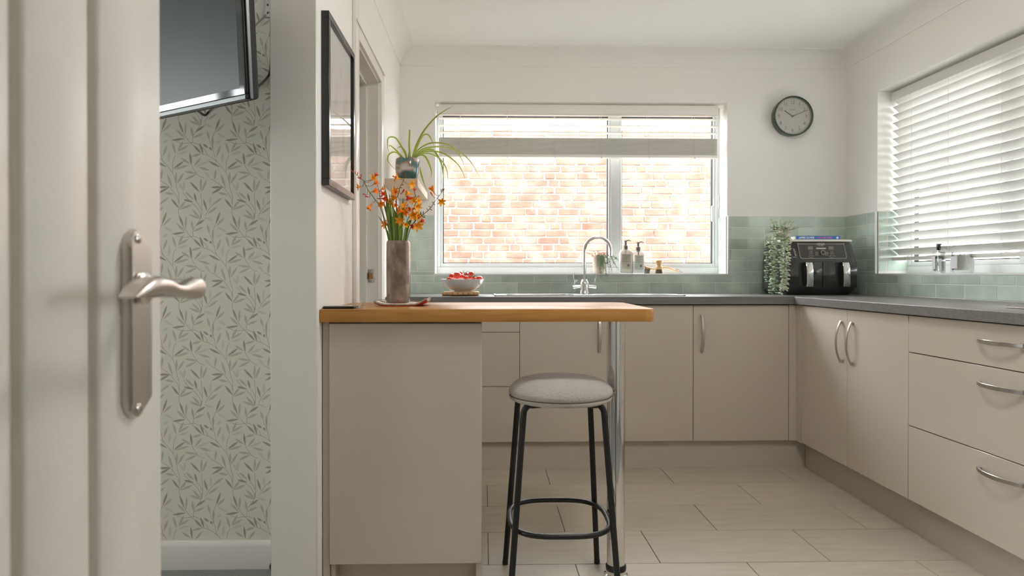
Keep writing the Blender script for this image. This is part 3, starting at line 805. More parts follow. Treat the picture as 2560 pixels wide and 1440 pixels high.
# hob on the right worktop
hb = thing('hob', 'black glass hob with steel rim at the right picture edge', 'hob', (1.97, 1.98, CT))
obj('hob_glass', bx(1.785, 2.19, 1.70, 2.262, CT+.002, CT+.008, bev=.002), M['hobg'], hb)
bm = B()
for r in ((1.775, 1.785, 1.69, 2.272), (2.19, 2.20, 1.69, 2.272), (1.785, 2.19, 1.69, 1.70), (1.785, 2.19, 2.262, 2.272)): box(bm, *r, CT, CT+.009, bev=.002)
obj('hob_rim', bm, M['steel'], hb)
for x, y, r in ((1.89, 1.84, .075), (2.08, 1.84, .09), (1.89, 2.12, .09), (2.08, 2.12, .075)):
    bm = B(); tube(bm, [(x+r*math.cos(2*math.pi*k/32), y+r*math.sin(2*math.pi*k/32), CT+.008) for k in range(32)], .0008, 4, closed=True); obj('cooking_zone', bm, M['print'], hb)

# ------------------------------------------------------------------ breakfast bar
bb_ = thing('breakfast_bar', 'honey coloured wooden bar top on a chrome post and gloss unit', 'breakfast bar', (0, 2.37, .874))
bm = B(); y0, y1, x0, x1 = 2.117, 2.655, -.5155, .5385
poly = [(x0, y0), (x1-.030, y0), (x1-.012, y0+.005), (x1-.004, y0+.014), (x1, y0+.032), (x1, y1-.03), (x1-.02, y1-.006), (x1-.035, y1), (-.491, y1), (-.4895, 2.645), (-.5075, 2.6449), (-.508, 2.095), (x0, 2.094)]
poly = [(-.508, y0)]+poly[1:-3]+[(-.4915, 2.6485), (-.508, 2.6485)]
prism(bm, poly, 'z', .8745, .914, bev=.0022)
bar = obj('bar_top', bm, M['oak'], bb_, ang=30)
pc = (.4465, 2.288)
bm = B(); lathe(bm, [(.0302, .012), (.0302, .8735)], (*pc, 0), 36); leg = obj('leg', bm, M['chrome'], bb_)
bm = B(); lathe(bm, [(.040, 0), (.040, .010), (.034, .014), (.033, .020), (.0335, .026), (.033, .034), (.0306, .036)], (*pc, 0), 36); obj('leg_foot', bm, M['chrome'], leg)
bm = B(); lathe(bm, [(.0335, .024), (.0345, .030), (.0345, .040), (.0315, .044)], (*pc, 0), 36); obj('leg_collar', bm, M['black'], leg)
pu = thing('peninsula_unit', 'gloss cupboard with a plain front under the left of the bar', 'cabinet', (-.25, 2.4, 0))
obj('carcass', bx(-.468, -.0275, 2.162, 2.64, .114, .8735), M['cabm'], pu)
obj('front_panel', bx(-.4848, -.0075, 2.14, 2.1595, .112, .8685, bev=.0012), M['cab'], pu)
obj('side_panel', bx(-.0265, -.0082, 2.161, 2.645, 0, .8735, bev=.001), M['cabm'], pu)
obj('side_panel', bx(-.4848, -.469, 2.161, 2.645, 0, .8735, bev=.001), M['cabm'], pu)
obj('plinth', bx(-.4685, -.027, 2.21, 2.226, 0, .112), M['cabm'], pu)
obj('filler_strip', bx(-.5075, -.4865, 2.150, 2.168, 0, .8735, bev=.001), M['cabm'], pu)

# ------------------------------------------------------------------ bar stool
st = thing('bar_stool', 'backless bar stool with oatmeal boucle seat and black tube legs', 'stool', (.248, 2.235, 0))
cx, cy = .252, 2.235; rs_ = .1715
bm = B()
lathe(bm, [(.02, .6835+.006), (.07, .6875), (.11, .6835), (.140, .675), (.158, .663), (.1685, .650), (.1718, .640), (.169, .632), (.1655, .6285)][::-1], (cx, cy, 0), 56)
seat = obj('seat', bm, M['boucle'], st, ang=80)
bm = B(); lathe(bm, [(.140, .6105), (.157, .6115), (.166, .6155), (.169, .622), (.167, .6275)], (cx, cy, 0), 56); obj('seat_base', bm, M['boucle'], seat, ang=80)
bm = B(); tube(bm, [(cx+.1665*math.cos(2*math.pi*k/56), cy+.1665*math.sin(2*math.pi*k/56), .628) for k in range(56)], .0022, 6, closed=True); obj('piping', bm, M['seam'], seat)
LG = [((.079, 2.078), (.124, 2.128), (1, 0)), ((.417, 2.078), (.378, 2.128), (-1, 0)), ((.0750, 2.394), (.116, 2.335), (1, 0)), ((.400, 2.394), (.366, 2.335), (-1, 0))]
for (fx, fy), (ux, uy), (dx, dy) in LG:
    f, t = Vector((fx, fy, .004)), Vector((ux, uy, .585)); d = (t-f).normalized(); pts = [f, f+(t-f)*.5, t-d*.012]
    for k in range(1, 8):
        a = math.pi/2*k/8; pts.append(t+d*.030*math.sin(a)+Vector((dx*.028*(1-math.cos(a)), 0, 0)))
    e = pts[-1]; pts.append(Vector((e.x+dx*.03, e.y, .613))); pts[-2].z = min(pts[-2].z, .611)
    lg = obj('leg', tube(B(), pts, .0098, 14), M['black'], st)
    bm = B(); lathe(bm, [(.0085, 0), (.0104, .001), (.0104, .014), (.0099, .015)], (fx, fy, 0), 14); obj('foot_cap', bm, M['blackp'], lg)
pts = []
for k in range(48):
    a = 2*math.pi*k/48; c_, s_ = math.cos(a), math.sin(a); n_ = 2/3.0
    pts.append((.2455+.160*math.copysign(abs(c_)**n_, c_), 2.235+.170*math.copysign(abs(s_)**n_, s_), .222))
obj('footrest', tube(B(), pts, .0085, 12, closed=True), M['black'], st)

# ------------------------------------------------------------------ living room corner: television, cables
r0 = P(618, 246, Y=1.75); l0 = P(402, 291, Z=r0.z); u = (l0-r0).normalized(); n_ = Vector((u.y, -u.x, 0)).normalized()
if n_.dot(-r0) < 0: n_ = -n_
tau = math.radians(3.2); v = (Vector((0, 0, 1))*math.cos(tau)+n_*math.sin(tau)).normalized(); n2 = u.cross(v).normalized()
if n2.dot(n_) < 0: n2 = -n2
MT = Matrix(((u.x, v.x, n2.x, r0.x), (u.y, v.y, n2.y, r0.y), (u.z, v.z, n2.z, r0.z), (0, 0, 0, 1)))
tv = thing('television', 'flat television angled out from the leaf patterned wall', 'television', r0+u*.36)
TWd, THt = .735, .435
bm = box(B(), .004, TWd-.004, .004, THt-.004, -.045, -.006, bev=.01, seg=2, M=MT); obj('tv_body', bm, M['tvblack'], tv)
bm = B()
for r in ((0, TWd, 0, .013), (0, TWd, THt-.010, THt), (0, .009, .013, THt-.010), (TWd-.009, TWd, .013, THt-.010)): box(bm, r[0], r[1], r[2], r[3], -.010, .002, bev=.002, M=MT)
obj('bezel', bm, M['tvblack'], tv)
bm = B(); box(bm, .004, TWd-.004, -.0015, .010, -.012, .0025, bev=.001, M=MT); box(bm, -.005, 0, 0, THt, -.016, -.006, bev=.001, M=MT); obj('trim_strip', bm, M['silverd'], tv)
obj('screen', box(B(), .028, TWd-.028, .030, THt-.026, -.006, -.0003, M=MT), M['screen'], tv)
bm = B()
for r in ((.009, TWd-.009, .010, .030), (.009, TWd-.009, THt-.026, THt-.010), (.009, .028, .030, THt-.026), (TWd-.028, TWd-.009, .030, THt-.026)): box(bm, *r, -.006, -.0005, M=MT)
obj('glass_border', bm, M['border'], tv)
bc = MT @ Vector((TWd/2, THt/2, -.045)); bm = B()
tube(bm, [bc, bc+Vector((-.05, .10, 0)), (bc.x-.02, 2.36, bc.z)], .018, 10); box(bm, bc.x-.08, bc.x+.04, 2.365, 2.389, bc.z-.04, bc.z+.11, bev=.004); box(bm, .26, .47, .12, .32, -.062, -.045, bev=.003, M=MT)
obj('wall_bracket', bm, M['blackp'], tv)
c0 = MT @ Vector((.02, .05, -.03)); e0 = P(679, 172, Y=2.37)
obj('power_cable', tube(B(), cr([c0, P(626, 226, Y=2.0), P(645, 216, Y=2.22), P(664, 199, Y=2.34), P(675, 180, Y=2.375), P(678, 140, Y=2.378)], 5), .0042, 8), M['blackp'], tv)
obj('aerial_cable', tube(B(), cr([MT @ Vector((.03, .33, -.03)), P(618, 82, Y=2.05), P(640, 62, Y=2.3), P(660, 42, Y=2.375), P(676, 26, Y=2.380)], 5), .0035, 8), M['silver'], tv)
bm = B(); tube(bm, cr([MT @ Vector((.24, .005, -.02)), P(500, 281, Y=1.93), P(513, 288, Y=1.95), P(524, 278, Y=1.95), MT @ Vector((.17, .008, -.03))], 5), .0035, 8)
obj('hanging_cable', bm, M['blackp'], tv)
so = thing('wall_socket', 'grey socket plate high on the patterned wall behind the television', 'socket', P(673, 26, Y=2.39))
p = P(672, 26, Y=2.389); obj('socket_plate', bx(p.x-.012, p.x+.016, 2.379, 2.3892, p.z-.028, p.z+.05, bev=.002), M['silver'], so)
for z in (p.z+.015, p.z-.012): obj('plug_hole', bx(p.x-.003, p.x+.002, 2.3775, 2.3795, z-.003, z+.003), M['blackp'], so)
p = P(681, 1413, Y=2.36); bm = B()
tube(bm, cr([(p.x+.015, 2.34, .006), (p.x+.002, 2.345, .012), (p.x-.002, 2.35, .022), (p.x+.006, 2.352, .034), (p.x+.016, 2.35, .04)], 5), .005, 8)
tag(obj('cable', bm, M['blackp']), 'short black cable loop on the grey carpet by the doorpost', 'cable')

# ------------------------------------------------------------------ picture on the wall end
pf = thing('framed_picture', 'black framed picture behind glass on the wall above the bar', 'picture', (-.49, 2.36, 1.30))
ya, yb, za, zb = 2.147, 2.5735, 1.3022, 1.8500; fw = .022; xw, xf = -.5095, -.4850
bm = B()
for r in ((ya, yb, za, za+fw), (ya, yb, zb-fw, zb), (ya, ya+fw, za+fw, zb-fw), (yb-fw, yb, za+fw, zb-fw)): box(bm, xw, xf, *r, bev=.001)
obj('frame', bm, M['frame'], pf)
obj('mount_board', bx(-.502, -.4975, ya+fw, yb-fw, za+fw, zb-fw), M['mount'], pf)
obj('artwork', bx(-.4975, -.497, ya+.085, yb-.085, za+.10, zb-.10), M['art'], pf)
bm = B(); bm.faces.new([bm.verts.new((-.491, y, z)) for y, z in ((ya+fw, za+fw), (yb-fw, za+fw), (yb-fw, zb-fw), (ya+fw, zb-fw))]); obj('glass', bm, M['pglass'], pf)

# ------------------------------------------------------------------ wall clock
cc = P(1985, 289, Y=4.092); cr_ = .1215
ck = thing('wall_clock', 'round dark green wall clock showing ten past ten', 'clock', (cc.x, YB, cc.z))
Rx = Matrix.Translation((cc.x, YB-.001, cc.z)) @ Matrix.Rotation(math.pi/2, 4, 'X')
bm = B(); lathe(bm, [(.112, 0), (.1185, .004), (.1205, .03), (.1215, .050), (.1200, .0535), (.1145, .0535), (.1125, .050), (.1120, .030)], (0, 0, 0), 64, M=Rx); obj('case', bm, M['green'], ck)
bm = B(); lathe(bm, [(.1119, .030), (.1119, .0335), (.0005, .0336)], (0, 0, 0), 64, M=Rx); obj('dial', bm, M['dial'], ck)
yd = YB-.001-.0338; RT = (math.pi/2, 0, 0)
for k in range(1, 13):
    a = math.radians(30*k); rr = .0845
    text('numeral', str(k), .030, (cc.x+rr*math.sin(a), yd, cc.z+rr*math.cos(a)), RT, M['ink'], ck, sx=.85)
bm = B()
for k in range(60):
    a = math.radians(6*k); rr = .1035; h = .0016 if k % 5 == 0 else .0008
    b = bx(-h, h, -.0003, .0003, -h, h); merge(bm, b, 0, Matrix.Translation((cc.x+rr*math.sin(a), yd, cc.z+rr*math.cos(a))) @ Matrix.Rotation(a, 4, 'Y'))
obj('minute_dots', bm, M['ink'], ck)
text('maker_name', 'JONES', .0095, (cc.x, yd, cc.z+.0385), RT, M['ink'], ck, sx=1.3)
def hand(name, deg, L_, w0, w1, y, m, tail=.012):
    a = math.radians(deg); b = prism(B(), [(-w0, -tail), (w0, -tail), (w1, L_), (-w1, L_)], 'y', -.0006, .0006)
    return obj(name, merge(B(), b, 0, Matrix.Translation((cc.x, y, cc.z)) @ Matrix.Rotation(a, 4, 'Y')), m, ck)
hand('hour_hand', 304, .062, .0024, .0022, yd-.003, M['hand'], .004); hand('minute_hand', 67.5, .100, .0016, .0013, yd-.0055, M['hand'], .004); hand('second_hand', 41, .092, .0005, .0004, yd-.008, M['hair'])
bm = B(); lathe(bm, [(.0045, .033), (.0045, .044), (.001, .045)], (0, 0, 0), 16, M=Rx); obj('hub', bm, M['hand'], ck)
bm = B(); lathe(bm, [(.1124, .0500), (.0002, .0501)], (0, 0, 0), 48, M=Rx)
obj('clock_glass', bm, M['glass'], ck)

# ------------------------------------------------------------------ vase of crocosmia on the bar
BZ = .9142
ph = thing('pot_holder', 'red and white quilted cotton mat under the tall vase', 'mat', (-.283, 2.41, BZ))
def quilt(z0, z1, w, x0=-.372, x1=-.197, y0=2.318, y1=2.505, n=14):
    top, bot = [], []
    for j in range(n+1):
        for i in range(n+1):
            a, b = i/n*2-1, j/n*2-1; x = x0+(x1-x0)*i/n; y = y0+(y1-y0)*j/n
            lift = .010*max(0, abs(a)-.62)**1.5/.234+.008*max(0, (abs(a)*abs(b)-.5))**1.2*3*(a > 0) 
            top.append((x, y, BZ+z1+lift+.0006*math.sin(a*18)*math.sin(b*18))); bot.append((x, y, BZ+z0+lift))
    return top, bot, n
t, b, n = quilt(.0003, .0048, 0); bm = B(); vt = [bm.verts.new(p) for p in t]; vb = [bm.verts.new(p) for p in b]; N1 = n+1
for j in range(n):
    for i in range(n):
        k = j*N1+i; bm.faces.new((vb[k], vb[k+N1], vb[k+N1+1], vb[k+1]))
def rim(va, vb_):
    idx = [i for i in range(n)]+[i*N1+n for i in range(n)]+[n*N1+n-i for i in range(n)]+[(n-i)*N1 for i in range(n)]
    for q in range(len(idx)):
        a, c = idx[q], idx[(q+1) % len(idx)]; bm.faces.new((va[a], va[c], vb_[c], vb_[a]))
rim(vt, vb)
for j in range(n):
    for i in range(n):
        k = j*N1+i; bm.faces.new((vt[k], vt[k+1], vt[k+N1+1], vt[k+N1]))
obj('underside', bm, M['matred'], ph)
bm = B(); vt = [bm.verts.new(Vector(p)+Vector((0, 0, .0006))) for p in t]; vb = [bm.verts.new(Vector(p)+Vector((0, 0, .0034))) for p in t]; rim(vt, vb)
for j in range(n):
    for i in range(n):
        k = j*N1+i; bm.faces.new((vb[k], vb[k+1], vb[k+N1+1], vb[k+N1]))
obj('printed_top', bm, M['mattop'], ph)
idx = [i for i in range(n)]+[i*N1+n for i in range(n)]+[n*N1+n-i for i in range(n)]+[(n-i)*N1 for i in range(n)]
obj('piping', tube(B(), [Vector(t[i])+Vector((0, 0, .001)) for i in idx], .0032, 7, closed=True), M['braid'], ph)
VX0, VX1, VY = -.3425, -.2640, 2.385; vcx, vcy = (VX0+VX1)/2, VY+.039; vz = BZ+.0092; vt_ = P(996, 601, Y=VY).z
vs = thing('vase', 'tall square brown glazed vase standing on the red mat', 'vase', (vcx, vcy, vz))
bm = B(); rs = []; wv = VX1-VX0
for z, q in ((0, .004), (.004, 0), (.02, 0), (.10, -.0006), (vt_-vz-.012, 0), (vt_-vz-.003, .001), (vt_-vz, .004), (vt_-vz-.002, .010), (vt_-vz-.03, .012), (vt_-vz-.12, .013)):
    rs.append([Vector((vcx+x, vcy+y, vz+z)) for x, y in rrect(wv-2*q, wv-2*q, max(.006, .013-q*.5), 4)])
rings(bm, rs); obj('vase_body', bm, M['vase'], vs, ang=50)
q3 = lambda zx, zy, dy=0: P(870+zx*.14582, 410+zy*.14582, Y=vcy+dy)
def flower_mesh(kind):
    bm = B(); pm = 0
    tube(bm, [(0, 0, 0), (0, 0, .008), (0, 0, .014)], [.0011, .0018, .0030], 7)
    op = {'open': 1.0, 'half': .6, 'bud': .16}[kind]
    for k in range(6):
        a = math.radians(60*k); R_ = Vector((math.cos(a), math.sin(a), 0)); pts, wd = [], []
        for i in range(6):
            t = i/5; ang = op*math.radians(15+75*t); L_ = .021 if kind != 'bud' else .013
            prev = pts[-1] if pts else R_*.002+Vector((0, 0, .012))
            pts.append(prev+(R_*math.sin(ang)+Vector((0, 0, 1))*math.cos(ang))*(L_/5 if i else .0001)); wd.append((.0018, .0034, .0044, .0044, .0030, .0003)[i])
        nn = (Vector((0, 0, 1))*.6-R_*.6); ribbon(bm, pts, [w*(1 if kind != 'bud' else .55) for w in wd], face=nn, fold=.3)
    if kind != 'bud':
        for k in range(3): tube(bm, [(0, 0, .014), (.0015*math.cos(2.1*k), .0015*math.sin(2.1*k), .030)], .0005, 4)
    me = bpy.data.meshes.new('flower'); bmesh.ops.recalc_face_normals(bm, faces=bm.faces)
    for f in bm.faces: f.smooth = True
    bm.to_mesh(me); bm.free(); return me
FM = {}
for kd in ('open', 'half', 'bud'):
    base = flower_mesh(kd)
    for col in ('petal', 'petaly', 'petalr'):
        me = base.copy(); me.materials.append(M[col]); FM[kd, col] = me
def spray(label, pts, dys, flowers, buds, m='stem', r=.0016):
    p3 = [q3(x, y, dy) for (x, y), dy in zip(pts, dys)]
    p3[0].z = vt_-.06; p3[0].x = vcx+(p3[0].x-vcx)*.6
    line = cr(p3, 5); root = thing('flower_stem', label, 'flower', line[0], 'orange flower stems in the brown vase')
    nL = len(line); obj('stem', tube(B(), line, [r*(1-.55*i/nL) for i in range(nL)], 6), M[m], root)
    for (x, y, ax, ay, toward, sz, kd, col) in flowers:
        sz *= .86
        c = q3(x, y); 
        near = min(line, key=lambda w: (Vector((w.x-c.x, 0, w.z-c.z))).length); c = q3(x, y, near.y-vcy-.004)
        d = Vector((ax, -toward, -ay)).normalized(); rot = Vector((0, 0, 1)).rotation_difference(d)
        base = c-d*(.016*sz)
        f = inst('flower' if kd != 'bud' else 'bud', FM[kd, col], base, root); f.rotation_mode = 'QUATERNION'; f.rotation_quaternion = rot @ Quaternion((0, 0, 1), rnd.uniform(0, 6)); f.scale = (sz, sz, sz)
        obj('pedicel', tube(B(), cr([near, near*.4+base*.6+Vector((0, 0, -.002)), base+d*.001], 3), .0008, 5), M['stemd'], root)
    bm = B()
    for (x, y, ax, ay, s) in buds:
        c = q3(x, y); near = min(line, key=lambda w: (Vector((w.x-c.x, 0, w.z-c.z))).length)
        d = Vector((ax, rnd.uniform(-.3, .3), -ay)).normalized()
        tube(bm, [near, near+d*.003*s, near+d*.009*s, near+d*.013*s], [.0007, .0014*s, .0017*s, .0004], 6)
    if buds: obj('bud_row', bm, M['stemd' if m == 'stemd' else 'petalr'], root)
spray('orange flower stem leaning far left with a long budded tip', [(740,1300),(650,1080),(560,760),(450,590),(340,440),(290,330),(250,270),(160,195),(75,130)], [0,-.01,-.02,-.025,-.03,-.03,-.03,-.03,-.03],
      [(420,255,1,-.75,.6,1.25,'open','petaly'),(465,205,.8,-1,.3,.95,'half','petalr'),(460,335,1,-.6,.4,1.1,'half','petal'),(190,390,-1,.15,.4,1.0,'open','petal'),(440,470,1,-.2,.5,1.15,'half','petal'),(385,720,-.6,1,.3,1.25,'half','petal'),(320,560,-1,-.2,.2,.8,'bud','petalr'),(275,520,-1,-.5,.1,.7,'bud','petalr')],
      [(265,220,.2,-1,1.2),(245,295,-.8,-.3,1.3),(205,200,.1,-1,1),(165,185,.1,-1,.8),(125,165,0,-1,.7),(95,150,-.5,-.6,.6)], 'stem')
spray('orange flower stem standing upright left of the sword leaves', [(745,1300),(690,1100),(610,880),(560,640),(530,480),(515,380)], [.01,.01,.01,.0,-.01,-.01],
      [(600,595,1,.15,.5,1.1,'half','petalr'),(580,430,1,-.4,.3,.8,'half','petal'),(565,680,.3,.5,.9,1.0,'open','petal'),(645,1030,-.6,-.1,.6,1.25,'open','petal'),(600,520,.3,-.6,.9,.8,'open','petalr')],
      [(545,560,1,-.5,1),(530,620,-1,-.3,1),(520,480,1,-.6,.9),(515,400,-.4,-1,.8)])
spray('orange flower stem reaching up in front of the shelf', [(880,1300),(840,900),(820,640),(860,530),(890,400),(940,310),(980,215)], [.02,.01,0,-.01,-.01,-.01,-.01],
      [(850,240,-1,-.25,.4,1.3,'open','petaly'),(790,215,-1,-.4,.1,.8,'bud','petalr'),(1075,350,1,.35,.5,1.3,'open','petaly'),(815,480,-.4,-.3,1,1.2,'open','petal'),(945,465,.7,-1,.1,1.1,'bud','petalr'),(790,560,-.2,.8,.6,1.0,'open','petaly'),(810,700,.3,.3,.9,.8,'half','petal'),(740,650,-.4,.4,.7,1.0,'open','petaly')],
      [(1030,260,1,-.2,1.3),(970,190,.1,-1,1.2),(905,370,1,-.2,.8),(880,420,-1,-.2,.8),(900,410,1,.3,.8)], 'stemd')
spray('orange flower stem with a dense golden cluster right of centre', [(950,1300),(1000,1030),(1080,860),(1140,720),(1175,600),(1140,470)], [.01,.0,-.01,-.02,-.02,-.02],
      [(1055,505,-1,-.1,.5,1.25,'half','petaly'),(1070,580,-1,.1,.4,1.25,'half','petalr'),(1130,640,-.5,-.4,.9,1.1,'open','petaly'),(1200,640,.8,-.2,.8,1.0,'open','petaly'),(1185,735,.7,.4,.8,1.2,'open','petaly'),(1090,770,-.8,.2,.6,1.1,'half','petal'),(1125,880,.1,.3,1,1.4,'open','petaly'),(1195,895,.8,.2,.7,1.1,'open','petaly')],
      [(1110,450,-.5,-1,1),(1150,450,.5,-1,1),(1130,440,0,-1,1),(1210,780,.6,.8,1),(1160,590,1,-.7,1)], 'stem')
spray('orange flower stem arching far right across the window frame', [(970,1300),(1060,1130),(1160,970),(1260,890),(1400,770),(1490,640),(1545,570),(1620,470)], [0,-.01,-.02,-.02,-.03,-.03,-.03,-.03],
      [(1455,450,-.6,-1,.3,1.35,'half','petal'),(1430,510,-.6,-1,.2,.9,'bud','petalr'),(1595,640,.5,.7,.9,1.15,'open','petaly'),(1185,1050,.6,.7,.9,1.5,'open','petaly'),(1250,990,.9,-.5,.4,1.0,'half','petalr'),(1130,1065,-.7,.2,.6,1.0,'half','petalr')],
      [(1590,500,-.2,-1,1),(1620,480,.1,-1,1),(1640,500,.6,-.8,1),(1230,850,-.2,-1,1.3),(1290,840,.1,-1,1),(1300,920,1,.5,1.2),(1360,800,-.5,-.6,.7),(1420,780,.8,.4,.8),(1420,740,-.6,-.3,.7),(1470,720,1,.2,.7),(1490,670,-.6,-.2,.7),(1310,880,.8,.6,.8)], 'stemd')
spray('short orange flower stem low in the middle of the vase', [(870,1300),(900,1050),(930,900),(985,790),(1010,730)], [-.02,-.03,-.035,-.035,-.03],
      [(930,810,-1,-.25,.5,1.5,'half','petal'),(1000,830,-.6,0,.9,1.1,'open','petal'),(900,960,-.2,.6,.9,1.3,'open','petaly'),(965,720,-.4,-.6,.7,1.1,'open','petaly'),(985,1040,.3,.2,.8,.9,'half','petaly')],
      [(1040,700,.4,-1,.9),(1020,740,-.5,-.8,.9)])
LV = [((740,1300),(700,900),(665,620),(608,310),.0052,0),((760,1300),(740,960),(725,680),(698,465),.0030,-.01),((815,1300),(810,1050),(795,850),(772,740),.0075,-.02),((880,1300),(905,1000),(930,800),(945,570),.0055,.01),
      ((950,1300),(1010,1100),(1065,980),(1092,890),.0050,-.01),((720,1300),(640,1080),(570,970),(508,880),.0020,.01),((790,1300),(780,900),(760,640),(740,360),.0030,.02),((910,1300),(890,1050),(880,880),(866,700),.0058,.0),
      ((850,1300),(845,950),(825,650),(808,395),.0026,.02),((700,1290),(680,1200),(655,1130),(640,1080),.0030,-.02),((890,1300),(905,1200),(918,1120),(925,1050),.0045,-.03),((770,1300),(770,1100),(775,950),(790,800),.0060,.015),((730,1300),(690,960),(640,760),(610,640),.0040,.015)]
LVN = ['tallest green sword leaf, curving left with its tip beside the shelf', 'thin upright green leaf just right of the tallest one', 'broadest green sword leaf in the middle of the vase',
 'wide green leaf with a sharp tip behind the orange flowers', 'short broad green leaf leaning right beside the arching flower stem', 'thinnest green leaf drooping far left over the vase rim',
 'tall slender pale leaf rising against the shelf front', 'blunt mid height green leaf under the golden flowers', 'thin pale green leaf standing upright in the centre', 'shortest green leaf at the left edge of the vase mouth',
 'short green leaf low at the front of the bunch', 'broad green leaf standing half hidden behind the broadest one', 'narrow green leaf leaning left behind the upright flower stem']
for i, (a, b, c, d, w, dy) in enumerate(LV):
    pts = [q3(*p, dy+(rnd.uniform(-.006, .006))) for p in (a, b, c, d)]; pts[0].z = vt_-.05; pts[0].x = vcx+(pts[0].x-vcx)*.7
    pts[0].y = min(max(pts[0].y, vcy-.02), vcy+.02); line = cr(pts, 5); nL = len(line)
    o = obj('sword_leaf', ribbon(B(), line, [w*1.25*(1-((i_/(nL-1))**2.2))*(.75+.5*min(1, 3*i_/nL)) for i_ in range(nL)], fold=.35), M['blade'])
    tag(o, LVN[i], 'leaf', 'green sword leaves in the vase')

# phone at the left end of the bar
pn = thing('phone', 'slim black phone lying flat on the bar beside the wall', 'phone', (-.455, 2.19, BZ))
xa_, xb_ = P(797, 770, Y=2.15).x, P(884, 770, Y=2.15).x
obj('phone_body', bx(max(xa_, -.5065), xb_, 2.15, 2.24, BZ, BZ+.0078, bev=.002, seg=2), M['blackp'], pn)
obj('phone_screen', bx(max(xa_, -.5065)+.003, xb_-.003, 2.153, 2.237, BZ+.0078, BZ+.0082), M['hobg'], pn)
obj('clear_cover', bx(xb_, xb_+.014, 2.153, 2.237, BZ, BZ+.009, bev=.002), M['cglass'], pn)

# ------------------------------------------------------------------ shelf and spider plant on the left wall
o = obj('shelf', bx(-.509, -.3412, 3.51, 4.135, 1.477, 1.5178, bev=.0015), M['shelfwood']); tag(o, 'pale wooden wall shelf carrying the spider plant', 'shelf')
sp = thing('spider_plant', 'spider plant with arching striped leaves in a painted stoneware pot', 'plant', (-.405, 3.62, 1.518))
pcx, pcy = P(1019, 420, Y=3.62).x, 3.62; k4 = P(1100, 420, Y=3.62).x-P(1000, 420, Y=3.62).x; k4 /= 100
prt = P(1019, 398, Y=3.62).z; hp = prt-1.518; bm = B()
prof = [(.040, 0), (.048, .003), (.055, .014), (.0625, .042), (.0655, .068), (.0640, hp-.006), (.0620, hp), (.0595, hp-.002), (.058, hp-.016), (.0005, hp-.017)]
b = B(); lathe(b, prof, (pcx, pcy, 1.518), 40)
for v in b.verts:
    if v.co.z > 1.518+hp-.010:
        a = math.atan2(v.co.y-pcy, v.co.x-pcx); v.co.z += .0035*math.sin(5*a)+.002*math.sin(9*a+1)
obj('pot', b, M['pot'], sp)
bm = B(); lathe(bm, [(.057, hp-.018), (.03, hp-.010), (.0005, hp-.008)], (pcx, pcy, 1.518), 24); obj('soil', bm, M['soil'], sp)
def q4(zx, zy, y): return P(950+zx*.14583, 250+zy*.14583, Y=y)
SPL = [([(520,1030),(500,800),(508,510)], .0042, [3.62,3.61,3.60], 1),
 ([(540,1030),(620,780),(760,520),(950,300),(1100,190),(1265,92)], .0040, [3.62,3.6,3.55,3.5,3.48,3.47], 0),
 ([(540,1020),(660,850),(830,750),(1000,735),(1150,760),(1290,850),(1400,1020),(1490,1240)], .0036, [3.62,3.6,3.55,3.52,3.5,3.5,3.5,3.5], 0),
 ([(550,1020),(700,860),(900,805),(1100,810),(1300,860),(1480,980),(1620,1160),(1740,1400)], .0036, [3.62,3.62,3.63,3.65,3.66,3.66,3.66,3.66], 0),
 ([(550,1020),(680,920),(830,880),(1000,890),(1150,950),(1330,1100),(1430,1270),(1475,1440)], .0034, [3.62,3.58,3.54,3.5,3.47,3.45,3.45,3.45], 0),
 ([(560,1020),(700,930),(850,920),(1000,990),(1110,1120),(1160,1280),(1160,1430)], .0034, [3.62,3.65,3.7,3.74,3.76,3.76,3.76], 0),
 ([(560,1020),(690,945),(780,980),(850,1120),(880,1230),(870,1350)], .0044, [3.62,3.57,3.53,3.5,3.5,3.5], 0),
 ([(460,1030),(420,900),(300,690),(220,635),(140,660),(130,800),(160,930)], .0038, [3.62,3.6,3.56,3.54,3.53,3.52,3.52], 0),
 ([(430,1030),(330,920),(240,830),(170,780),(150,805)], .0038, [3.62,3.6,3.57,3.55,3.55], 0),
 ([(400,1020),(300,915),(220,895),(150,940),(130,1030),(180,1110),(280,1215)], .0036, [3.61,3.57,3.54,3.52,3.52,3.53,3.54], 0),
 ([(540,1010),(720,880),(880,850),(960,920),(1040,1060),(1080,1250),(1080,1400)], .0050, [3.64,3.68,3.72,3.74,3.75,3.75,3.75], 0),
 ([(470,1030),(440,900),(370,810),(320,810),(290,840)], .0036, [3.62,3.66,3.68,3.69,3.69], 0),
 ([(560,1010),(690,680),(770,590),(840,610),(890,700),(930,790)], .0042, [3.64,3.70,3.74,3.76,3.77,3.77], 0),
 ([(600,1010),(650,1050),(700,1250),(750,1420),(820,1580)], .0042, [3.66,3.70,3.72,3.72,3.72], 0),
 ([(500,1030),(490,950),(500,860)], .0030, [3.6,3.58,3.57], 0)]
for pts, w, ys_, blunt in SPL:
    line = cr([q4(x, y, yy) for (x, y), yy in zip(pts, ys_)], 6); n = len(line)
    if line[0].z < 1.60: line[0].z += 0
    wd = [w*min(1, .55+1.6*i/n)*((1-.25*i/n) if blunt else max(.04, 1-(i/(n-1))**2.6)) for i in range(n)]
    obj('leaf', ribbon(B(), line, [x*1.45 for x in wd], face=(.1, -.95, .2), margin=True, fold=.2), [M['spg'], M['spc']], sp)

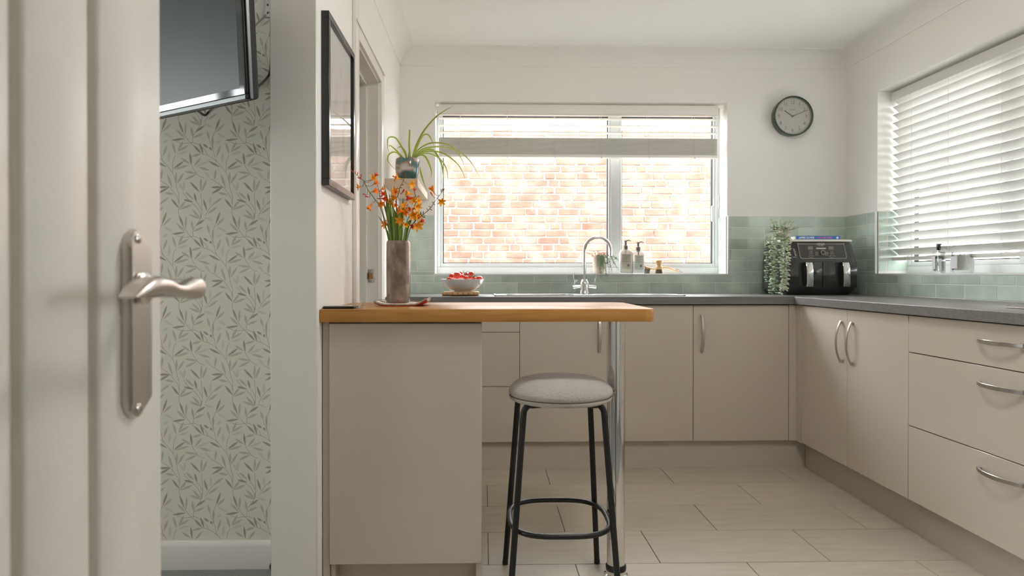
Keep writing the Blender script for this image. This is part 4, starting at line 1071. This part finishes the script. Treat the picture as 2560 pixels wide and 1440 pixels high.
# ------------------------------------------------------------------ bowl of tomatoes on a wooden trivet
CTZ = CT+.0003
tv_ = thing('trivet', 'square slatted wooden trivet under the white bowl', 'trivet', (-.125, 3.78, CTZ))
ty0, ty1 = 3.70, 3.87; tx0, tx1 = P(1104, 735, Y=ty0).x, P(1197, 735, Y=ty0).x; wsl = (tx1-tx0)/7
for k in range(7):
    obj('wooden_bar', bx(tx0+wsl*k+.0006, tx0+wsl*(k+1)-.0006, ty0, ty1, CTZ+.004, CTZ+.020, bev=.003, seg=2), M['beech'], tv_)
for y in (ty0+.025, ty1-.035): obj('cross_rod', bx(tx0+.004, tx1-.004, y, y+.010, CTZ, CTZ+.0041), M['beech'], tv_)
bcx, bcy, bz = P(1157.5, 700, Y=3.785).x, 3.785, CTZ+.0203
R_ = (P(1215, 699, Y=3.785).x-P(1101, 699, Y=3.785).x)/2; hb_ = P(1157, 698, Y=3.785).z-bz
bw = thing('bowl', 'wide white ceramic bowl heaped with red tomatoes', 'bowl', (bcx, bcy, bz))
bm = B(); lathe(bm, [(.046, .0), (.0465, .005), (.050, .007), (.064, .0115), (.078, .018), (.090, .0255), (.101, .0345), (.110, .044), (.1175, hb_-.012), (R_, hb_), (R_-.003, hb_+.0005), (.115, hb_-.010), (.098, .037), (.07, .020), (.035, .013), (.0005, .012)], (bcx, bcy, bz), 56); obj('bowl_body', bm, M['ceramic'], bw, ang=60)
def tomato(zx, zy, r, y, label, up=(0, 0, 1), grp=None, calyx=False):
    c = P(1080+zx*.0703, 660+zy*.0703, Y=y); rr = r*.0703/F*y
    t = thing('tomato', label, 'tomato', c, grp); b = B(); ball(b, c, rr, (1, 1, .9), 20, 14)
    for v in b.verts:
        d = v.co-c; 
        if d.z > 0: v.co.z -= rr*.22*max(0, 1-math.hypot(d.x, d.y)/(rr*.45))
        v.co += d*(.02*math.cos(5*math.atan2(d.y, d.x)))
    obj('tomato_body', b, M['tomato'], t, ang=80)
    if calyx:
        b = B(); top = c+Vector((0, -.002, rr*.72))
        for k in range(5):
            a = 1.257*k; d = Vector((math.cos(a), math.sin(a), 0)); ribbon(b, [top, top+d*rr*.35+Vector((0, 0, .002)), top+d*rr*.75+Vector((0, 0, -.002))], [.0012, .0018, .0003], face=(0, 0, 1))
        tube(b, cr([top, top+Vector((.004, -.004, .006)), top+Vector((.012, -.006, .007))], 3), .0013, 6); obj('calyx', b, M['vine'], t)
G = 'red tomatoes in the white bowl'
tomato(900, 415, 152, 3.725, 'largest red tomato, at the front of the heap in the bowl', grp=G)
tomato(700, 430, 100, 3.755, 'red tomato tucked behind the left of the largest one', grp=G)
tomato(620, 560, 115, 3.735, 'pale shining red tomato lowest at the left rim of the bowl', grp=G)
tomato(1010, 320, 72, 3.80, 'small red tomato peeping over the top of the largest one', grp=G)
tomato(1090, 450, 85, 3.765, 'small red tomato just right of the largest one', grp=G)
tomato(1215, 500, 98, 3.720, 'small round tomato at the front centre of the bowl', grp=G)
tomato(1215, 370, 85, 3.785, 'small tomato at the top centre with a green stalk', grp=G, calyx=True)
tomato(1395, 350, 100, 3.765, 'orange red tomato highest on the right of the heap', grp=G)
tomato(1365, 470, 68, 3.730, 'small dark red tomato under the orange one on the right', grp=G, calyx=True)
tomato(1490, 505, 75, 3.745, 'small tomato with dry stalk near the right rim', grp=G, calyx=True)
tomato(1690, 530, 118, 3.755, 'shiny red tomato at the far right rim of the bowl', grp=G)
b = B(); c = lambda zx, zy, y: P(1080+zx*.0703, 660+zy*.0703, Y=y)
tube(b, cr([c(1100, 290, 3.78), c(1150, 330, 3.76), c(1250, 400, 3.73), c(1400, 440, 3.70), c(1500, 430, 3.70), c(1580, 460, 3.71)], 5), .0017, 6)
for zx, zy, ex, ey in ((1250, 400, 1310, 330), (1400, 440, 1440, 520), (1500, 430, 1560, 520), (1150, 330, 1120, 250)): tube(b, [c(zx, zy, 3.715), c(ex, ey, 3.70)], .0012, 5)
tag(obj('tomato_vine', b, M['vine']), 'thin dry green truss stalk lying over the tomatoes', 'stalk')

# ------------------------------------------------------------------ things on the sink window board
SZ = WZ0+.0003
sy = 4.205
pp = thing('herb_pot', 'small speckled pot with trailing needle foliage behind the tap', 'plant', (.70, sy, SZ))
px0, px1 = P(1480, 650, Y=sy).x, P(1514, 650, Y=sy).x; pcx2 = (px0+px1)/2; pr = (px1-px0)/2; phh = P(1495, 643, Y=sy).z-SZ
bm = B(); lathe(bm, [(pr*.66, 0), (pr*.72, .003), (pr*.9, phh*.5), (pr, phh), (pr-.003, phh), (pr*.8, phh*.75), (.0005, phh*.72)], (pcx2, sy, SZ), 28); obj('pot', bm, M['concrete'], pp)
r3 = random.Random(11)
def sprigs(n, fn, m, leaf=.012, lw=.0009):
    bm = B()
    for k in range(n):
        line = cr(fn(k), 4); tube(bm, line, .0009, 4)
        for i in range(2, len(line)):
            t = (line[i]-line[i-1]).normalized()
            for s in range(2):
                d = (t*.6+Vector((r3.uniform(-1, 1), r3.uniform(-.7, .7), r3.uniform(-.8, .8)))).normalized()
                ribbon(bm, [line[i], line[i]+d*leaf*.5, line[i]+d*leaf], [.0004, lw, .0002])
    return bm
zt_ = SZ+phh
def upf(k):
    a = r3.uniform(0, 6.28); p = Vector((pcx2+.02*math.cos(a), sy+.02*math.sin(a), zt_-.012)); h = r3.uniform(.025, .07); q_ = r3.uniform(.5, 1.4)
    return [p, p+Vector((.35*q_*h*math.cos(a), .3*h*math.sin(a), h*.6)), p+Vector((.9*q_*h*math.cos(a), .5*h*math.sin(a), h*r3.uniform(.6, 1)))]
def downf(k):
    p = Vector((pcx2+r3.uniform(-.02, .03), sy-.02, zt_-.008)); ex = r3.uniform(.0, .085); ez = r3.uniform(-.165, -.01)
    yy = sy-.035-r3.uniform(0, .035) if ez > -.09 else YB-.022-r3.uniform(0, .02)
    return [p, Vector((p.x+ex*.45, sy-.045, zt_+r3.uniform(-.002, .018))), Vector((p.x+ex*.85+r3.uniform(-.012, .012), min(yy, sy-.05), zt_+ez*.45)), Vector((p.x+ex+r3.uniform(-.012, .012), yy, zt_+ez))]
obj('upright_sprigs', sprigs(16, upf, 'rosep'), M['rosep'], pp)['kind'] = 'stuff'
obj('trailing_sprigs', sprigs(22, downf, 'rosem'), M['rosem'], pp)['kind'] = 'stuff'

def bottle(label, pxa, pxb, pytop, body, lab, y):
    xa, xb = P(pxa, 660, Y=y).x, P(pxb, 660, Y=y).x; cx_, w = (xa+xb)/2, xb-xa
    t = thing('soap_dispenser', label, 'bottle', (cx_, y, SZ)); zb = P(0, pytop, Y=y).z-SZ
    bm = B(); rs = []
    for z, q in ((0, .006), (.004, .001), (.012, 0), (zb*.80, 0), (zb*.88, .003), (zb*.94, .010), (zb*.975, w/2-.014), (zb, w/2-.012)):
        d = max(.02, .052-2*q*.9); rs.append([Vector((cx_+a, y+b_, SZ+z)) for a, b_ in rrect(max(.022, w-2*q), d, min(.0105, d/2-.001), 4)])
    rings(bm, rs); bd = obj('bottle_body', bm, body, t, ang=60)
    yl = y-.0262
    obj('label', bx(cx_-w*.36, cx_+w*.36, yl-.0004, yl+.001, SZ+zb*.17, SZ+zb*.78), lab, bd)
    bm = B()
    for k, (a, b_) in enumerate(((-.26, .26), (-.2, .2), (-.24, .24), (-.28, .1), (-.28, .2))): box(bm, cx_+w*a, cx_+w*b_, yl-.0007, yl-.0003, SZ+zb*(.72-.06*k), SZ+zb*(.735-.06*k))
    box(bm, cx_+w*.06, cx_+w*.24, yl-.0007, yl-.0003, SZ+zb*.28, SZ+zb*.37); obj('label_print', bm, M['pump'], bd)
    bm = B(); z0 = SZ+zb
    lathe(bm, [(.0145, 0), (.0145, .018), (.012, .021), (.008, .022), (.0075, .043), (.0105, .044), (.0105, .050), (.002, .051)], (cx_, y, z0), 20)
    tube(bm, cr([(cx_, y, z0+.047), (cx_+.018, y-.003, z0+.052), (cx_+.032, y-.006, z0+.048)], 4), [.004]*5+[.003]*4, 8); obj('pump', bm, M['pump'], t)
    tube_ = B(); lathe(tube_, [(.004, -zb*.4), (.0045, -.02), (.007, 0)], (cx_, y, z0), 12); obj('dip_tube', tube_, M['silver'], t)
bottle('taller pump bottle with taupe label, left of the pair by the mullion', 1548, 1580, 620, M['soap'], M['labelm'], 4.21)
bottle('clear pump bottle with pale sage label, right of the pair', 1581, 1610, 624, M['soap2'], M['labelg'], 4.207)

db = thing('dish_brush', 'long handled wooden dish brush lying behind the stub brush', 'brush', P(1660, 682, Y=4.235))
k7 = lambda zx, zy, y: P(1530+zx/12, 580+zy/12, Y=y)
line = cr([k7(960, 1030, 4.225), k7(1080, 1085, 4.225), k7(1250, 1105, 4.235), k7(1400, 1090, 4.24), k7(1560, 1065, 4.245), k7(1720, 1085, 4.245), k7(1880, 1145, 4.245), k7(2010, 1195, 4.245)], 4)
nL = len(line); bm = tube(B(), line, [.0072 if i < 7 else .0052-.0012*i/nL for i in range(nL)], 10); obj('handle', bm, M['beech'], db)
bm = B()
for k in range(70):
    t = r3.uniform(0, 1); a = k7(955+190*t, 1090, 4.225)+Vector((0, r3.uniform(-.012, .012), 0)); e = Vector((a.x+r3.uniform(-.004, .003)-.004, a.y+r3.uniform(-.003, .003), SZ)); tube(bm, [a, e], .0007, 4)
obj('bristles', bm, M['bristle'], db)['kind'] = 'stuff'
obj('hanging_loop', tube(B(), cr([k7(1950, 1180, 4.243), k7(1930, 1120, 4.24), k7(1960, 1105, 4.24), k7(2080, 1200, 4.235), k7(2140, 1190, 4.235), k7(2060, 1215, 4.24), k7(2000, 1190, 4.243)], 5), .0012, 6), M['bristle'], db)
pb = thing('pot_brush', 'stubby turned wooden pot brush standing on its bristles', 'brush', P(1648, 682, Y=4.20))
pbx = P(1647.5, 660, Y=4.20).x; zk = lambda zy: P(1647, 580+zy/12, Y=4.20).z-SZ
bm = B(); lathe(bm, [(.020, zk(1125)), (.0205, zk(1110)), (.0205, zk(1050)), (.018, zk(1030)), (.0135, zk(1010)), (.0145, zk(960)), (.0185, zk(900)), (.0195, zk(870)), (.017, zk(850)), (.0005, zk(846))], (pbx, 4.20, SZ), 28); obj('knob', bm, M['beech'], pb)
bm = B()
for k in range(110):
    a, r_ = r3.uniform(0, 6.28), .018*math.sqrt(r3.uniform(0, 1)); c0 = Vector((pbx+r_*math.cos(a), 4.20+r_*math.sin(a), SZ+zk(1120))); tube(bm, [c0, Vector((pbx+r_*1.3*math.cos(a), 4.20+r_*1.3*math.sin(a), SZ))], .0008, 4)
obj('bristles', bm, M['bristle'], pb)['kind'] = 'stuff'

# ------------------------------------------------------------------ perfume and candle on the right window board
px_, py_ = 2.300, 3.385
pf2 = thing('perfume_bottle', 'square glass bottle with black stopper by the right blind', 'bottle', (px_, py_, SZ))
k = py_/F
w_, h_ = .050, .108
bm = B(); box(bm, px_-.020, px_+.020, py_-w_/2, py_+w_/2, SZ, SZ+h_, bev=.004, seg=2); obj('glass_body', bm, M['cglass'], pf2)
bm = B(); box(bm, px_-.016, px_+.016, py_-w_/2+.005, py_+w_/2-.005, SZ+.010, SZ+h_*.80, bev=.003); obj('liquid', bm, mat('pale_liquid', (.70, .72, .66), .1, trans=.8), pf2)
bm = B(); lathe(bm, [(.009, 0), (.009, .008), (.007, .009)], (px_, py_, SZ+h_), 16); obj('neck', bm, M['chrome'], pf2)
bm = B(); lathe(bm, [(.009, .009), (.0095, .010), (.0112, .038), (.0105, .040), (.0005, .040)], (px_, py_, SZ+h_), 20); obj('stopper', bm, M['blackg'], pf2)
obj('label', bx(px_-.0206, px_-.0200, py_-.002, py_+.021, SZ+.020, SZ+.085), M['labelw'], pf2)
cx2, cy2 = 2.292, 3.205
cd = thing('candle', 'white candle in a thick clear glass tumbler beside the perfume bottle', 'candle', (cx2, cy2, SZ))
bm = B(); lathe(bm, [(.046, 0), (.0475, .003), (.0475, .099), (.0455, .1), (.0440, .098), (.0440, .014), (.0005, .013)], (cx2, cy2, SZ), 36); obj('tumbler', bm, M['cglass'], cd)
bm = B(); lathe(bm, [(.0436, .0145), (.0436, .084), (.0005, .083)], (cx2, cy2, SZ), 36); wx = obj('wax', bm, M['wax'], cd)
bm = B()
for s in (-.015, .015): tube(bm, [(cx2, cy2+s, SZ+.083), (cx2, cy2+s, SZ+.094)], .0012, 5)
obj('wick', bm, M['blackp'], wx)
bm = B(); rs = []
for z in (.022, .080): rs.append([Vector((cx2+.0478*math.cos(a), cy2+.0478*math.sin(a), SZ+z)) for a in [math.radians(140+70*i/10) for i in range(11)]])
rings(bm, rs, close=False, cap=False); obj('label', bm, M['labelw'], cd)

# ------------------------------------------------------------------ air fryer, book and trailing plant in the corner
fx0, fx1, fy0, fy1 = 1.685, 2.103, 3.775, 4.105; fz = CTZ; fc = (fx0+fx1)/2; fw_ = fx1-fx0; fd = fy1-fy0
af = thing('air_fryer', 'black twin drawer air fryer in the tiled corner', 'air fryer', (fc, (fy0+fy1)/2, fz))
bm = B(); rs = []
for z, ix, iy in ((0, .030, .02), (.004, .026, .014), (.030, .002, .002), (.040, 0, 0), (.14, 0, 0), (.188, .001, .0), (.195, .0015, .001), (.285, .014, .016), (.300, .020, .024)):
    rs.append([Vector((fc+x, (fy0+fy1)/2+iy*.5+y, fz+z)) for x, y in rrect(fw_-2*ix, fd-iy, .035, 5)])
rings(bm, rs); obj('housing', bm, M['blackg'], af, ang=30)
bm = B(); rs = []
for z, q in ((.300, .012), (.303, .008), (.311, .008), (.314, .012)): rs.append([Vector((fc+x, (fy0+fy1)/2+.008+y, fz+z)) for x, y in rrect(fw_-2*q-.008, fd-2*q-.004, .030, 5)])
rings(bm, rs); obj('top_lid', bm, M['lidcream'], af)
for s, (xa, xb) in enumerate(((fx0+.010, fc+.003), (fc+.007, fx1-.008))):
    bm = B(); prism(bm, [(xa, fy0-.006), (xb, fy0-.006), (xb+(.003 if s else 0), fy0+.002), (xb, fy0+.03), (xa, fy0+.03)], 'z', fz+.040, fz+.187, bev=.002)
    d = obj('drawer', bm, M['blackg'], af, ang=30)
    hx = P(2023 if s == 0 else 2115, 690, Y=3.74).x; bm = B(); rs = []
    for z, out in ((.186, -.004), (.183, .026), (.165, .035), (.12, .036), (.065, .033), (.048, .026), (.046, 0)):
        dx = .006*(.186-z)/.14; rs.append([Vector((hx+dx+a, fy0-.004-out+b_, fz+z)) for a, b_ in ((-.0185, .004), (-.0185, -.001), (-.012, -.0045), (.012, -.0045), (.0185, -.001), (.0185, .004))])
    rings(bm, rs); obj('handle', bm, M['chrome'], d, ang=40)
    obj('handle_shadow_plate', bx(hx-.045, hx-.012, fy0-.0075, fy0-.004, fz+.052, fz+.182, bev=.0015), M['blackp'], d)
# slanted control panel
za_, zb_ = fz+.206, fz+.294; 
def fp(x, t, d=.0008):
    y = (fy0+.002)+(.0135)*t; return Vector((x, y-d, za_+(zb_-za_)*t))
def face(bm, pts, d): 
    f = bm.faces.new([bm.verts.new(fp(x, t, d)) for x, t in pts]); return f
pxa, pxb = P(1994, 610, Y=3.785).x, P(2112, 610, Y=3.785).x
def strip(bm, a, b, w, d=.0022):
    A, B_ = fp(*a, d), fp(*b, d); t = (B_-A).normalized(); s = t.cross(Vector((0, 1, .1))).normalized()*w/2
    bm.faces.new([bm.verts.new(p) for p in (A+s, B_+s, B_-s, A-s)])
bm = B(); face(bm, [(pxa, 1), (pxa+.012, .05), (pxa+.016, .0), (pxb, .0), (pxb+.005, .05), (pxb-.004, 1)], .0012); cp = obj('control_panel', bm, M['darkg'], af)
bm = B(); W3 = .0024
pth = [(pxa, 1), (pxa+.011, .08), (pxa+.018, .0), (pxb, .0), (pxb+.006, .08), (pxb-.004, 1)]
for a, b in zip(pth, pth[1:]): strip(bm, a, b, W3)
mid = (pxa+pxb)/2
strip(bm, (pxa+.001, .93), (mid-.022, .93), W3*.8); strip(bm, (mid+.018, .93), (pxb-.005, .93), W3*.8); obj('panel_trim', bm, M['line'], cp)
tilt = math.atan2(.0135, zb_-za_)
text('maker_name', 'NINJA', .0165, fp(mid-.002, .915, .0024), (math.pi/2-tilt, 0, 0), M['line'], cp, bold=.0003)
bm = B()
for x in (mid-.062, mid+.055): face(bm, [(x-.014, .57), (x+.014, .57), (x+.014, .78), (x-.014, .78)], .0022)
obj('display', bm, M['lcd'], cp)
bm = B(); face(bm, [(mid-.028, .60), (mid-.031, .645), (mid-.028, .69), (mid+.024, .69), (mid+.027, .645), (mid+.024, .60)], .0024)
obj('function_window', bm, M['line'], cp)
bm = B()
for x in (mid-.060, mid+.058):
    for k in range(3): strip(bm, (x-.010, .48-.09*k), (x+.010, .48-.09*k), .0010, .0023)
    ring_ = [(x+.014*math.cos(a), .14+.07*math.sin(a)) for a in [2*math.pi*i/14 for i in range(15)]]
    for a, b in zip(ring_, ring_[1:]): strip(bm, a, b, .0009, .0023)
for k in range(3):
    strip(bm, (mid-.038, .40-.09*k), (mid-.020, .40-.09*k), .0012, .0023); strip(bm, (mid+.018, .40-.09*k), (mid+.038, .40-.09*k), .0012, .0023)
strip(bm, (mid-.018, .80), (mid+.012, .80), .0012, .0023); obj('panel_print', bm, M['print'], cp)
kc = fp(mid+.003, .36, .0015); RM = Matrix.Translation(kc) @ Matrix.Rotation(math.pi/2-tilt, 4, 'X')
bm = B(); lathe(bm, [(.0125, 0), (.0125, .010), (.0115, .012), (.0005, .012)], (0, 0, 0), 28, M=RM); kn = obj('dial_knob', bm, M['blackp'], cp)
bm = B(); lathe(bm, [(.0126, .009), (.0132, .0105), (.0126, .0125), (.0108, .0127), (.0106, .011)], (0, 0, 0), 28, M=RM); obj('knob_ring', bm, M['line'], kn)
bm = B()
for k in range(6): strip(bm, (pxa-.028+.002*k, .60-.085*k), (pxa-.018+.002*k, .60-.085*k), .003, .0016)
strip(bm, (pxa-.034, .08), (pxa-.008, .08), .002, .0016); obj('side_print', bm, M['print'], af)
fb = fz+.3143
bk = thing('cookbook', 'blue spined paperback cookbook lying on the black air fryer', 'book', (1.9, 3.9, fb))
xa, xb = P(1990, 590, Y=3.83).x, P(2100, 590, Y=3.83).x; hk = .0215; yk = 3.825
bm = B(); box(bm, xa, xb, yk, yk+.003, fb, fb+hk, bev=.001); box(bm, xa, xb, yk, yk+.19, fb, fb+.0018); box(bm, xa, xb, yk, yk+.19, fb+hk-.0018, fb+hk); cv = obj('cover', bm, M['blue'], bk)
obj('pages', bx(xa+.002, xb-.002, yk+.003, yk+.187, fb+.0018, fb+hk-.0018), M['page'], bk)
L_ = xb-xa
text('author_name', 'JAMIE OLIVER', .0150, (xa+L_*.235, yk-.0003, fb+hk/2), (math.pi/2, 0, 0), M['white'], cv, sx=.98, bold=.0003)
text('book_title', 'EASY AIR FRYER', .0135, (xa+L_*.645, yk-.0003, fb+hk/2), (math.pi/2, 0, 0), M['pink'], cv, sx=.85, bold=.0002)
bm = B(); lathe(bm, [(.0068, 0), (.0068, .0004), (.0002, .0005)], (0, 0, 0), 20, M=Matrix.Translation((xa+L_*.93, yk, fb+hk/2)) @ Matrix.Rotation(math.pi/2, 4, 'X')); obj('publisher_mark', bm, M['white'], cv)
# trailing eucalyptus
ex, ey, ez = 1.712, 3.845, fb
eu = thing('trailing_plant', 'pale eucalyptus trailing from a blush pot over the air fryer side', 'plant', (ex, ey, ez))
bm = B(); lathe(bm, [(.030, 0), (.034, .003), (.043, .04), (.045, .066), (.043, .068), (.040, .058), (.0005, .055)], (ex, ey, ez), 28); obj('pot', bm, M['pinkpot'], eu)
q8 = lambda zx, zy, y: P(1860+zx*.19447, 500+zy*.19447, Y=y)
r4 = random.Random(5)
def vine(pts, ys_, m, leaf, n_extra=1):
    line = cr([q8(x, y, yy) for (x, y), yy in zip(pts, ys_)], 9); s = obj('strand', tube(B(), line, .0011, 5), M['eucs'], eu); bm = B(); acc = 0; fl = 0
    for i in range(1, len(line)):
        acc += (line[i]-line[i-1]).length
        if acc < .0085: continue
        acc = 0; t = (line[i]-line[i-1]).normalized(); fl += 1
        for sg in (-1, 1):
            a = fl*1.2+r4.uniform(-.4, .4)
            side = Vector((math.cos(a)*sg, math.sin(a)*sg*.6, 0)); d = (side+Vector((0, 0, r4.uniform(-.5, .15)))).normalized(); L2 = leaf*r4.uniform(.75, 1.2)
            p = line[i]; w2 = L2*.42
            ribbon(bm, [p, p+d*L2*.35, p+d*L2*.75, p+d*L2], [w2*.3, w2, w2*.85, .0004], face=(r4.uniform(-.5, .5), -.7, .7), fold=.15)
    obj('strand_leaves', bm, M[m], s)['kind'] = 'stuff'
vine([(440,420),(330,405),(280,520),(290,800),(283,1045)], [ey,3.83,3.80,3.79,3.79], 'euc', .014)
vine([(430,440),(365,480),(345,700),(362,950),(345,1190)], [ey,3.80,3.745,3.735,3.73], 'euc', .018)
vine([(450,440),(405,520),(400,700),(405,1000),(395,1195)], [ey,3.79,3.74,3.725,3.72], 'euc', .018)
vine([(500,440),(470,520),(478,800),(505,1000),(470,1190)], [ey,3.79,3.735,3.72,3.71], 'euc2', .018)
vine([(530,440),(520,520),(510,700),(520,950),(500,1120)], [ey,3.785,3.73,3.715,3.71], 'euc', .019)
vine([(540,430),(575,500),(565,720),(560,950),(535,1150)], [ey,3.79,3.735,3.725,3.72], 'euc2', .019)
vine([(430,430),(390,440),(375,560),(380,850),(385,1080)], [ey,3.80,3.755,3.74,3.735], 'euc2', .016)
for k, (x, y) in enumerate(((520,440),(500,395),(565,420),(540,370),(480,350),(470,420),(600,390),(345,240),(400,270),(470,250),(540,280),(600,240),(690,350),(640,270),(330,330),(560,330),(420,330))):
    vine([(470+.2*(x-470),340 if k < 7 else 400),(470+.7*(x-470),(y+(300 if k < 7 else 400))/2),(x,y)], [ey, ey-.055, ey-.062] if k < 7 else [ey, ey+r4.uniform(-.04,.02), ey+r4.uniform(-.05,.03)], ('euc','euc2')[k % 2], .013)

# ------------------------------------------------------------------ two unseen flush ceiling lamps, added to fill the room with light
for lx, ly, lm_, lab in ((.80, 1.66, 'opal', 'added unseen fill lamp over the open end of the kitchen'), (-1.35, .95, 'opal2', 'added unseen fill lamp over the carpeted side of the room')):
    pl_ = thing('added_fill_lamp', lab, 'lamp', (lx, ly, ZC))
    bm = B(); lathe(bm, [(.0005, -.135), (.06, -.131), (.11, -.115), (.145, -.085), (.158, -.05), (.155, -.025), (.15, -.018)], (lx, ly, ZC), 36); obj('shade', bm, M[lm_], pl_)
    bm = B(); lathe(bm, [(.12, -.026), (.165, -.018), (.168, -.008), (.165, -.0003), (.0005, -.0002)], (lx, ly, ZC), 36); obj('ceiling_plate', bm, M['chrome'], pl_)
